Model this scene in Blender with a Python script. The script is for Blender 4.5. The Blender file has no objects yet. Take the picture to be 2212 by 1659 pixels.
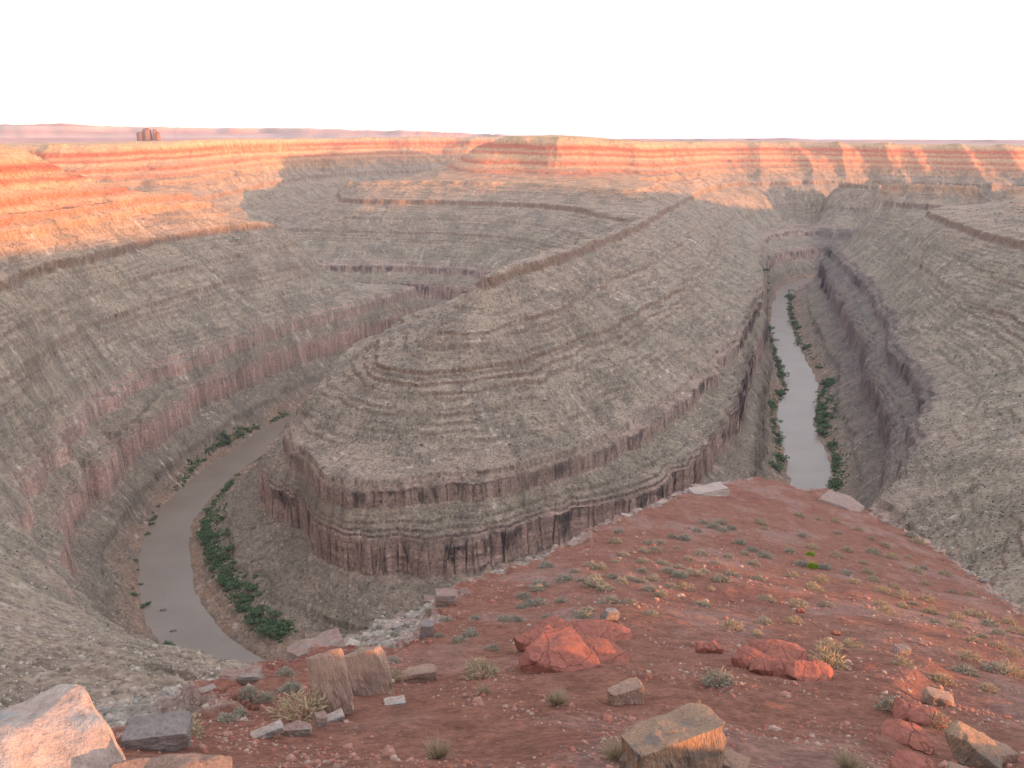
import bpy, bmesh, math, random, time
import numpy as np
from mathutils import Vector, Matrix, Euler
T0 = time.time()
random.seed(7); RNG = np.random.default_rng(11)
scene = bpy.context.scene
col = scene.collection
R = math.radians

# ------------------------------------------------------------------ camera, sky, sun
FPX = 860.0                                  # focal length in pixels of a 1024 px wide frame
PITCH = math.atan(245 / FPX)
cam = bpy.data.cameras.new("camera"); cam_o = bpy.data.objects.new("camera", cam); col.objects.link(cam_o)
cam.sensor_width = 36; cam.lens = 36 * FPX / 1024; cam.clip_start = 0.2; cam.clip_end = 200000
cam_o.location = (0, 0, 0); cam_o.rotation_euler = (R(90) - PITCH, 0, 0)
scene.camera = cam_o
SUN_AZ, SUN_EL = R(110), R(4.7)              # clockwise from +Y
w = bpy.data.worlds.new("World"); scene.world = w; w.use_nodes = True
wn = w.node_tree; bg = wn.nodes['Background']
sky = wn.nodes.new('ShaderNodeTexSky'); sky.sky_type = 'NISHITA'; sky.sun_disc = False
sky.sun_elevation = SUN_EL; sky.sun_rotation = SUN_AZ; sky.altitude = 1500
sky.air_density = 1.0; sky.dust_density = 1.0; sky.ozone_density = 1.0
hz = wn.nodes.new('ShaderNodeMix'); hz.data_type = 'RGBA'; hz.inputs[0].default_value = .45      # thin bright high haze over the whole sky
wn.links.new(sky.outputs[0], hz.inputs[6]); hz.inputs[7].default_value = (3.3, 3.12, 3.22, 1)
tcw = wn.nodes.new('ShaderNodeTexCoord'); dt = wn.nodes.new('ShaderNodeVectorMath'); dt.operation = 'DOT_PRODUCT'; wn.links.new(tcw.outputs['Generated'], dt.inputs[0])
dt.inputs[1].default_value = (math.sin(SUN_AZ), math.cos(SUN_AZ), .25); mrw = wn.nodes.new('ShaderNodeMapRange'); mrw.inputs[1].default_value = -1; mrw.inputs[2].default_value = 1; mrw.inputs[3].default_value = .62; mrw.inputs[4].default_value = 1.55
wn.links.new(dt.outputs['Value'], mrw.inputs[0]); hc = wn.nodes.new('ShaderNodeVectorMath'); hc.operation = 'SCALE'; hc.inputs[0].default_value = (3.3, 3.12, 3.26); wn.links.new(mrw.outputs[0], hc.inputs['Scale']); wn.links.new(hc.outputs[0], hz.inputs[7])   # the haze is brighter on the sun's side
wn.links.new(hz.outputs[2], bg.inputs[0]); bg.inputs[1].default_value = 0.15
sl = bpy.data.lights.new("sun", 'SUN'); so = bpy.data.objects.new("sun", sl); col.objects.link(so)
sl.energy = 2.3; sl.angle = R(0.6); sl.color = (1.0, 0.42, 0.16)
tosun = Vector((math.sin(SUN_AZ) * math.cos(SUN_EL), math.cos(SUN_AZ) * math.cos(SUN_EL), math.sin(SUN_EL)))
so.rotation_euler = tosun.to_track_quat('Z', 'Y').to_euler()
scene.view_settings.view_transform = 'Standard'; scene.view_settings.look = 'None'
scene.view_settings.exposure = 2.2; scene.view_settings.gamma = 1
scene.cycles.max_bounces = 5; scene.cycles.diffuse_bounces = 3; scene.cycles.use_denoising = True

# ------------------------------------------------------------------ helpers: numpy noise
def _h(ix, iy, seed):
    h = (ix.astype(np.uint32) * np.uint32(374761393) + iy.astype(np.uint32) * np.uint32(668265263) + np.uint32(seed * 2246822519 & 0xffffffff))
    h = (h ^ (h >> np.uint32(13))) * np.uint32(1274126177)
    return h ^ (h >> np.uint32(16))
def noise(x, y, seed=0):                      # gradient noise, about -0.7..0.7
    x = np.asarray(x, np.float32); y = np.asarray(y, np.float32)
    fx = np.floor(x); fy = np.floor(y); ix = fx.astype(np.int64); iy = fy.astype(np.int64)
    u = x - fx; v = y - fy
    su = u * u * u * (u * (u * 6 - 15) + 10); sv = v * v * v * (v * (v * 6 - 15) + 10)
    def g(a, b, dx, dy):
        k = (_h(a, b, seed) & np.uint32(0xffff)).astype(np.float32) * np.float32(2 * np.pi / 65536)
        return np.cos(k) * dx + np.sin(k) * dy
    n0 = g(ix, iy, u, v); n1 = g(ix + 1, iy, u - 1, v); n2 = g(ix, iy + 1, u, v - 1); n3 = g(ix + 1, iy + 1, u - 1, v - 1)
    a = n0 + su * (n1 - n0); b = n2 + su * (n3 - n2)
    return (a + sv * (b - a)) * 1.4
def fbm(x, y, seed=0, o=4, gain=.5):
    t = 0; a = 1.0; f = 1.0
    for i in range(o):
        t = t + a * noise(x * f + 17.3 * i, y * f - 9.1 * i, seed + i); a *= gain; f *= 2.03
    return t
def cells(x, y, seed=0):                      # cellular blocks: (random id 0..1, distance to the border)
    x = np.asarray(x, np.float32); y = np.asarray(y, np.float32)
    ix = np.floor(x).astype(np.int64); iy = np.floor(y).astype(np.int64)
    d1 = np.full(x.shape, 9., np.float32); d2 = d1.copy(); idv = np.zeros(x.shape, np.float32)
    for dx in (-1, 0, 1):
        for dy in (-1, 0, 1):
            h = _h(ix + dx, iy + dy, seed)
            px = ix + dx + (h & np.uint32(1023)).astype(np.float32) / 1024; py = iy + dy + ((h >> np.uint32(10)) & np.uint32(1023)).astype(np.float32) / 1024
            d = np.hypot(px - x, py - y).astype(np.float32)
            c = d < d1
            d2 = np.where(c, d1, np.minimum(d2, d)); idv = np.where(c, ((h >> np.uint32(20)) & np.uint32(1023)).astype(np.float32) / 1024, idv); d1 = np.where(c, d, d1)
    return idv, d2 - d1
def sm(x, a, b):
    t = np.clip((x - a) / (b - a), 0, 1); return t * t * (3 - 2 * t)
def mix(a, b, t): return a + (b - a) * t

# ------------------------------------------------------------------ helpers: objects
def tag(o, label=None, cat=None, group=None, kind=None):
    if label: o["label"] = label
    if cat: o["category"] = cat
    if group: o["group"] = group
    if kind: o["kind"] = kind
    return o
def mesh_np(name, V, Fq, mat, smooth=True, cols=None, extra=None):
    me = bpy.data.meshes.new(name); V = np.ascontiguousarray(V, np.float32); Fq = np.ascontiguousarray(Fq, np.int32)
    k = Fq.shape[1]
    me.vertices.add(len(V)); me.vertices.foreach_set('co', V.ravel())
    me.loops.add(Fq.size); me.loops.foreach_set('vertex_index', Fq.ravel())
    me.polygons.add(len(Fq)); me.polygons.foreach_set('loop_start', np.arange(0, Fq.size, k, dtype=np.int32))
    if smooth: me.polygons.foreach_set('use_smooth', np.ones(len(Fq), bool))
    me.update(calc_edges=True)
    if cols is not None:
        ca = me.color_attributes.new('Col', 'FLOAT_COLOR', 'POINT')
        c4 = np.ones((len(V), 4), np.float32); c4[:, :cols.shape[1]] = cols; ca.data.foreach_set('color', c4.ravel())
    if extra is not None:
        for kx, v in extra.items():
            at = me.attributes.new(kx, 'FLOAT', 'POINT'); at.data.foreach_set('value', np.ascontiguousarray(v, np.float32))
    me.materials.append(mat)
    o = bpy.data.objects.new(name, me); col.objects.link(o); return o
def grid_faces(nr, nc):
    i = np.arange(nr - 1)[:, None] * nc + np.arange(nc - 1)[None, :]
    return np.stack([i, i + 1, i + nc + 1, i + nc], -1).reshape(-1, 4)

class NT:                                     # small node helper
    def __init__(s, name):
        s.m = bpy.data.materials.new(name); s.m.use_nodes = True; s.t = s.m.node_tree
        s.b = s.t.nodes['Principled BSDF']; s.b.inputs['Roughness'].default_value = .95
        s.b.inputs['Specular IOR Level'].default_value = .15
    def n(s, typ, **kw):
        x = s.t.nodes.new(typ)
        for k, v in kw.items():
            if k.startswith('i_'): x.inputs[int(k[2:]) if k[2:].isdigit() else k[2:].replace('_', ' ')].default_value = v
            else: setattr(x, k, v)
        return x
    def l(s, a, b): s.t.links.new(a, b)
    def noise(s, scale, detail=4, rough=.6, vec=None):
        x = s.n('ShaderNodeTexNoise'); x.inputs['Scale'].default_value = scale; x.inputs['Detail'].default_value = detail; x.inputs['Roughness'].default_value = rough
        if vec is not None: s.l(vec, x.inputs['Vector'])
        return x.outputs['Fac']
    def ramp(s, fac, stops):
        x = s.n('ShaderNodeValToRGB'); e = x.color_ramp.elements
        while len(e) < len(stops): e.new(.5)
        for q, (p, c) in zip(e, stops): q.position = p; q.color = (*c, 1) if len(c) == 3 else c
        s.l(fac, x.inputs[0]); return x.outputs[0]
    def mixc(s, fac, a, b, blend='MIX'):
        x = s.n('ShaderNodeMix', data_type='RGBA', blend_type=blend)
        if isinstance(fac, float): x.inputs[0].default_value = fac
        else: s.l(fac, x.inputs[0])
        for v, i in ((a, 6), (b, 7)):
            if isinstance(v, tuple): x.inputs[i].default_value = (*v, 1)
            else: s.l(v, x.inputs[i])
        return x.outputs[2]
    def bump(s, h, dist, strength=1.0):
        x = s.n('ShaderNodeBump'); x.inputs['Strength'].default_value = strength; x.inputs['Distance'].default_value = dist
        s.l(h, x.inputs['Height']); s.l(x.outputs[0], s.b.inputs['Normal'])
    def pos(s): return s.n('ShaderNodeNewGeometry').outputs['Position']
    def obj(s): return s.n('ShaderNodeTexCoord').outputs['Object']
def g3(v): return (v, v, v)

# ------------------------------------------------------------------ pixel measurement -> place on a known rock layer
def ray(px, py):                              # px, py measured on a 2212 px wide print of the photograph
    x = (px / 2.16 - 512) / FPX; y = (384 - py / 2.16) / FPX
    c, s = math.cos(PITCH), math.sin(PITCH)
    return np.array([x, c + y * s, -s + y * c])
def dip(x, y):
    t = np.clip((y - 100) / 1500, 0, 1); u = sm(y, 1750, 2200) * (1 - sm(x, 100, 400))
    return -16 * t * (1 - u) + 9 * sm(y, 1850, 2350) * (1 - sm(x, 700, 1500)) * sm(x, -900, -350)
def P(px, py, z):
    d = ray(px, py); k = np.linspace(30, 6000, 20000)
    f = k * d[2] - (z + dip(k * d[0], k * d[1])); i = np.argmax(f < 0)
    return (k[i] * d[0], k[i] * d[1])

# ------------------------------------------------------------------ rock layers: (z, weight in plan), cliffs weigh little
SEG = [  # thickness, weight, until anchors
 (0, [(5, .10), (8, 1), (3.5, .15), (9, 1), (4, .15), (8, 1), (3, .15), (10, 1), (4, .15), (9.5, 1), (4.5, .12), (5.5, 1.2)], -74),
 (-74, [(6.5, .12), (9, 1), (2.5, .2), (12, 1)], -104),
 (-104, [(10.5, .10), (8, 1), (1.6, .3), (6, 1), (2, .3), (6, 1)], -135),
 (-135, [(3.4, .15), (6, 1), (1.6, .3), (6, 1), (1.4, .3), (5, 1.1)], -158),
 (-158, [(4.4, .15), (3.6, 1.1), (2.8, .2), (3.6, 1.1), (2.4, .25), (9, 1), (1.2, .3), (9, 1), (1.2, .3), (10, 1), (2.8, 1.8)], -207),
 (-207, [(4, .12), (2.5, 1.3), (12, .06), (6.5, 1.15), (1.8, .12), (2.2, 1.4)], -236),
 (-236, [(2, .12), (1.2, 1.3), (2, .12), (1, 1.2), (22.8, .05), (16, 1), (4.5, .2), (13, 1), (1.5, 1.5)], -300)]
zs = [60., 8., 0.]; ss = [120., 16., 0.]
for top, seg, bot in SEG:
    tt = sum(a for a, b in seg); z = top; s = float(top); W = sum(a * b for a, b in seg)
    for a, b in seg:
        z -= a * (top - bot) / tt; s -= a * b * (top - bot) / W; zs.append(z); ss.append(s)
zs += [-330.]; ss += [-345.]
ZS = np.array(zs[::-1]); SS = np.array(ss[::-1])
def s2z(s): return np.interp(s, SS, ZS)
def z2s(z): return np.interp(z, ZS, SS)
ZM = np.array([-330, -300, -265, -239, -226, -213, -207, -114, -104, 0, 60.]); SM = z2s(ZM)      # only the big cliffs
SM[2] = z2s(-262.5); 

# contours traced on the photograph: layer height, points
CON = [
 (-207, [(619,953),(639,973),(686,1018),(716,1028),(809,1040),(926,1030),(1042,1016),(1159,996),(1242,966),(1313,936),(1400,888),(1500,820),(1560,760),(1615,685)]),
 (-250, [(620,1075),(655,1120),(700,1165),(800,1200),(950,1200),(1080,1175),(1250,1115)]),
 (-207, [(153,947),(200,907),(236,867),(283,835),(380,783),(433,758),(519,723),(600,693),(737,661),(837,635),(905,612)]),
 (-250, [(140,1140),(185,1040),(296,925),(400,865),(483,830),(600,770),(737,735),(870,688)]),
 (-104, [(0,608),(67,579),(160,552),(233,540),(300,519),(417,497),(500,487),(617,475)]),
 (-74, [(0,492),(100,478),(180,465),(333,445),(476,434)]),
 (-60, [(0,463),(167,442),(333,418),(425,412)]),
 (-104, [(1057,598),(1100,580),(1220,545),(1300,516),(1390,480),(1430,452),(1496,417)]),
 (-158, [(817,775),(837,792),(904,802),(942,801),(1042,787),(1142,770),(1237,735),(1337,695),(1474,619)]),
 (-135, [(940,709),(1004,715),(1070,702),(1204,665),(1244,645),(1304,605),(1364,585)]),
 (-104, [(720,427),(737,429),(880,432),(1104,435),(1237,445),(1304,459),(1372,470)]),
 (-74, [(737,385),(830,388),(934,389),(1137,395),(1270,402),(1377,411),(1420,402),(1428,392)]),
 (-207, [(810,562),(970,568),(1070,578)]),
 (-207, [(1640,505),(1700,490),(1770,480),(1860,478)]),
 (-104, [(1545,395),(1641,392),(1708,393),(1825,396),(1901,403),(2041,401)]),
 (-250, [(1628,592),(1660,570),(1710,553),(1765,546)]),
 (-207, [(1785,532),(1820,548),(1850,575),(1875,598),(1895,618),(1915,658),(1938,700),(1938,752),(1975,785),(2005,825),(2014,860),(1994,907),(1971,973),(1951,1020),(1885,1090)]),
 (-104, [(2000,458),(2060,480),(2130,505),(2212,520),(2260,545)]),
]
CONP = [(z, [P(a, b, z) for a, b in pts]) for z, pts in CON]
# contours in plan (out of the frame or hidden from this side)
PLAN = [
 (0, [(-530,600),(-545,880),(-590,1100),(-660,1160),(-900,1120),(-1300,1100)]),
 (0, [(-1500,1900),(-1000,1910),(-800,1990),(-700,2150),(-640,2400),(-620,2700),(-480,3000),(-100,3300),(300,3380),(900,3300)]),
 (0, [(700,3050),(300,2900),(80,2650),(-40,2350),(-20,2165),(80,2130),(185,2140),(215,2230),(270,2190),(350,2230),(420,2370),(480,2520),(600,2600),(760,2700),(900,2720),(1000,2600),(1200,2620),(1350,2540),(1520,2480),(1800,2420)]),
 (0, [(2000,1560),(1500,1500),(1220,1400),(1090,1200),(980,950),(820,680),(640,420),(470,200),(320,0),(150,-130),(0,-110)]),
 (-62, [P(1905,386,-62),P(1950,388,-62),P(2060,390,-62),P(2212,394,-62)]),
 (0, [(0,-110),(-70,-50),(-160,60),(-320,180),(-470,330),(-530,600)]),
 (-104, [(589,997),(640,850),(600,680),(430,440),(270,270),(180,150),(110,60)]),
 (-104, [(-406,679),(-390,560),(-370,420),(-270,270),(-150,160),(-60,110)]),
 (-104, [(-331,1276),(-420,1305),(-640,1325),(-1000,1285)]),
 (-74, [P(476,434,-74),(-470,1272),(-640,1303),(-1000,1262)]),
 (-60, [P(425,412,-60),(-530,1245),(-640,1270),(-1000,1235)]),
 (-104, [(-1100,1740),(-850,1745),(-669,1797),(-630,1974),(-600,2252),(-560,2600)]),
 (-207, [(-900,1540),(-640,1560),(-530,1640),(-480,1640)]),
 (-165, [(-490,1720),(-520,1900),(-520,2150),(-500,2350)]),
 (-207, [(970,2423),(1100,2380),(1500,2300)]), (-207, [(675,1858),(760,1885),(1000,1870),(1400,1840)]),
 (-104, [P(2000,458,-104),(760,1600),(900,1690),(1300,1680)]), (-104, [(1150,2343),(1400,2380),(1700,2350)]),
 (-158, [P(817,775,-158),(-109,690),P(850,697,-158),(-84,884),(-30,1020)]), (-135, [P(940,709,-135),(-58,720),(-42,824),(10,930)]),
 (-185, [(-159,638),(-161,714),(-153,813),(-115,930)]),
 (-62, [(0,2680),(-130,2400),(-160,2150),(-113,2044),(25,2024),(162,2016),(311,2050),(400,2160),(480,2350),(570,2460),(640,2500)]),
 (-165, [(-500,2350),(-420,2600),(-120,2850),(250,2900)]),
 (-207, [(-150,1348),(-250,1350),(-450,1368),(-900,1345)]),
 (-207, [(-258,1624),(-357,1637),(-420,1660)]),
 (-207, [P(1615,685,-207),(395,1330),(480,1650),(560,1950)]),
 (-207, [(-163,589),(-172,630),(-172,730),(-150,850),(-105,990),(-30,1130),(20,1280),(15,1400),(-29,1520)]),
 (-104, [(-18,704),(-30,740),(20,880),(75,1000),(150,1200),(186,1328)]),
]
RIV = [ # centre line in plan, width
 ([(-1500,1440),(-1100,1450),(-700,1440),(-420,1460),(-210,1480),(-95,1455),(-60,1390),(-95,1290),(-160,1170),(-225,1010),(-262,900),(-267,826),(-283,762),(-286,664),(-266,594),(-225,503),(-170,446),(-110,412),(-20,385),(60,400),(130,470),(205,580),(262,690),(292,788),(320,925),(350,1010),(380,1070),(433,1335),(505,1613),(556,1740),(610,1890),(670,1975),(780,2030),(1000,2060),(1500,2060)], 21)]
# ------------------------------------------------------------------ smooth height field on a log-polar plan grid
NTH = 1440; DL = 2 * math.pi / NTH; R0 = 50.0; NR = int(math.log(7000 / R0) / DL) + 1
def dense(pts, step):
    o = []
    for a, b in zip(pts[:-1], pts[1:]):
        n = max(2, int(math.dist(a, b) / step)); t = np.linspace(0, 1, n, endpoint=False)[:, None]
        o.append(np.array(a) + (np.array(b) - np.array(a)) * t)
    o.append(np.array([pts[-1]])); return np.concatenate(o)
def chaikin(pts, n=2):
    p = np.array(pts, float)
    for _ in range(n):
        q = np.empty((2 * len(p), 2)); q[0] = p[0]; q[-1] = p[-1]
        q[1:-1:2] = .75 * p[:-1] + .25 * p[1:]; q[2:-1:2] = .25 * p[:-1] + .75 * p[1:]; p = q
    return [tuple(v) for v in p]
def rasterise(nr, nth):
    val = np.zeros((nr, nth), np.float32); fix = np.zeros((nr, nth), bool); dl = math.log(7000 / R0) / (nr - 1)
    def put(p, v):
        th = np.arctan2(p[:, 0], p[:, 1]) % (2 * math.pi); r = np.hypot(p[:, 0], p[:, 1])
        i = np.round(np.log(np.maximum(r, 1) / R0) / dl).astype(int); j = np.round(th / (2 * math.pi) * nth).astype(int) % nth
        ok = (i >= 0) & (i < nr); val[i[ok], j[ok]] = v; fix[i[ok], j[ok]] = True
    for z, pts in CONP + PLAN: put(dense(chaikin(pts), 1.0), z2s(z))
    val[0] = -38; fix[0] = True; th = np.arange(nth) / nth * 360
    val[0, (th > 150) & (th < 270)] = 1.0
    val[-1] = 4; fix[-1] = True
    return val, fix, put
RC = dense(chaikin(RIV[0][0], 3), 4.0)
def solve():
    prev = None
    for lev in (8, 4, 2, 1):
        nr = (NR - 1) // lev + 1; nth = NTH // lev
        val, fix, put = rasterise(nr, nth)
        dl = math.log(7000 / R0) / (nr - 1)
        # river bed
        rr = R0 * np.exp(np.arange(nr) * dl)[:, None]; tt = (np.arange(nth) / nth * 2 * math.pi)[None, :]
        X = rr * np.sin(tt); Y = rr * np.cos(tt); D = river_dist(X, Y)
        hw = 18 + 3 * sm(X, 100, 300); rv = D < hw ; val[rv] = z2s(-301.5) ; fix |= rv
        bk = (D < hw + 7) & ~fix; val[bk] = z2s(-298); fix |= bk
        if prev is None: u = np.where(fix, val, -60)
        else:
            i = np.linspace(0, prev.shape[0] - 1, nr); j = np.arange(nth) * prev.shape[1] / nth
            u = bil(prev, i[:, None] + 0 * j[None, :], j[None, :] + 0 * i[:, None])
        u = np.where(fix, val, u).astype(np.float32)
        for it in range(900 if lev == 8 else 350 if lev == 4 else 180 if lev == 2 else 90):
            a = np.empty_like(u); a[1:-1] = .25 * (u[2:] + u[:-2] + np.roll(u, 1, 1)[1:-1] + np.roll(u, -1, 1)[1:-1]); a[0] = u[0]; a[-1] = u[-1]
            u = np.where(fix, val, u + (1.0 if lev < 8 else 1.0) * (a - u))
        prev = u
    for it in range(3):
        a = u.copy(); a[1:-1] = .5 * u[1:-1] + .125 * (u[2:] + u[:-2] + np.roll(u, 1, 1)[1:-1] + np.roll(u, -1, 1)[1:-1]); u = a
    return u
def bil(g, i, j):
    n, m = g.shape; i = np.clip(i, 0, n - 1.001); i0 = i.astype(int); j0 = np.floor(j).astype(int); a = (i - i0).astype(np.float32); b = (j - j0).astype(np.float32)
    j1 = (j0 + 1) % m; j0 = j0 % m
    return (g[i0, j0] * (1 - b) + g[i0, j1] * b) * (1 - a) + (g[i0 + 1, j0] * (1 - b) + g[i0 + 1, j1] * b) * a
def river_dist(X, Y):                          # distance to the centre line, only kept where it is small
    D = np.full(X.shape, 999., np.float32); cs = 60.0
    kx = np.floor(X / cs).astype(np.int64); ky = np.floor(Y / cs).astype(np.int64); key = kx * 100000 + ky
    near = {}
    for p in RC:
        a, b = int(p[0] // cs), int(p[1] // cs)
        for dx in (-1, 0, 1):
            for dy in (-1, 0, 1): near.setdefault((a + dx) * 100000 + b + dy, []).append(p)
    m = np.isin(key, np.array(list(near.keys()))); idx = np.nonzero(m.ravel())[0]; kk = key.ravel()[idx]; o = np.argsort(kk); idx = idx[o]; kk = kk[o]
    xs = X.ravel(); ys = Y.ravel(); Dr = D.ravel()
    st = np.nonzero(np.diff(kk, prepend=kk[0] - 1))[0]
    for a, b in zip(st, list(st[1:]) + [len(kk)]):
        q = np.array(near[int(kk[a])]); ii = idx[a:b]
        Dr[ii] = np.sqrt(((xs[ii, None] - q[None, :, 0]) ** 2 + (ys[ii, None] - q[None, :, 1]) ** 2).min(1))
    return Dr.reshape(X.shape)
U = solve()
print('solve', time.time() - T0)
def s_at(x, y):
    r = np.hypot(x, y); th = np.arctan2(x, y) % (2 * math.pi); dl = math.log(7000 / R0) / (NR - 1)
    return bil(U, np.log(np.maximum(r, R0) / R0) / dl, th / (2 * math.pi) * NTH)
def canyon(x, y):
    """height, layer height, gully value, slope of the smooth field"""
    rw = 1.5 + 5 * sm(s_at(x, y), -296, -270); wx = x + rw * fbm(x / 45, y / 45, 3, 3); wy = y + rw * fbm(x / 45, y / 45, 9, 3)
    s = s_at(wx, wy); e = 3.0
    gx = (s_at(wx + e, wy) - s) / e; gy = (s_at(wx, wy + e) - s) / e; g = np.hypot(gx, gy) + 1e-5
    ux = gx / np.maximum(g, .03); uy = gy / np.maximum(g, .03)
    st = 0; sg = 0
    for k in (-4, -3, -2, -1, 0, 1, 2, 3, 4):         # noise smeared down the slope: runnels and stone streaks
        st = st + noise((x + ux * k * 7) / 6.5, (y + uy * k * 7) / 6.5, 31)
        sg = sg + noise((x + ux * k * 16) / 24, (y + uy * k * 16) / 24, 41)
    st = st / 9 * 2.4; sg = sg / 9 * 2.4
    sgf = .34 - 1.5 * np.abs(noise(x / 210 + 3.4, y / 900, 44)) + .25 * (.25 - np.abs(noise(x / 75, y / 300, 45)))
    gg = np.minimum(g, 1.0); r2 = np.hypot(x, y)
    far = sm(np.hypot(x, y), 1500, 2400); nk = 1 - .85 * sm(-x, 90, 170) * (1 - sm(y, 450, 580))
    slope = sm(s, -298, -285) * (1 - sm(s, -6, 2))
    bid, bd = cells(x / 9, y / 9, 5); bid2, bd2 = cells(x / 24, y / 24, 6)
    joint = .8 * -.9 * (1 - sm(bd, 0, .10)) - 1.3 * (1 - sm(bd2, 0, .06)) + 1.0 * (bid - .5) + 1.5 * (bid2 - .5)
    s = s + slope * gg * nk * (3.4 * fbm(x / 90, y / 90, 51, 3) + sg * 3.0 * (1 - .8 * far) + sm(r2, 1700, 2200) * 55 * sgf + joint * .85 * (1 - far) + .3 * noise(x / 3.5, y / 3.5, 7) * (1 - far))
    n = .62 + .8 * fbm(x / 110, y / 110 + s * .33, 61, 2)
    z = mix(np.interp(s, SM, ZM), s2z(s), nk * np.clip(n + .4, .15, 1))
    r2 = np.hypot(x, y); 
    onslope = slope * sm(g, .05, .3)
    tp = z / 4.2 + .55 * noise(z / 11, x * 0 + 3, 73); ta = sm(fbm(x / 55, y / 55 + z * .09, 74, 3), -.25, .3) * sm(z, -204, -200) * (1 - sm(z, -9, -5)) * nk
    z = z + onslope * ta * .92 * 4.2 / 6.2832 * np.sin(6.2832 * tp)
    riser = ta * sm(np.cos(6.2832 * tp), .45, .9)
    z = z + onslope * (.5 * fbm(x / 7, y / 7, 71, 3) + .8 * st * .6)
    pl = sm(s, -3, 3)
    z = z + pl * 1.2 * fbm(x / 160, y / 160, 81, 4)
    mm = (mix(np.interp(s + .2, SM, ZM), s2z(s + .2), nk * np.clip(n + .4, .15, 1)) - mix(np.interp(s - .2, SM, ZM), s2z(s - .2), nk * np.clip(n + .4, .15, 1))) / .4
    return z + dip(x, y), z, st, s, sm(mm, 1.7, 3.4) * sm(g * mm, .7, 1.2), -ux, -uy, riser * onslope

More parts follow.
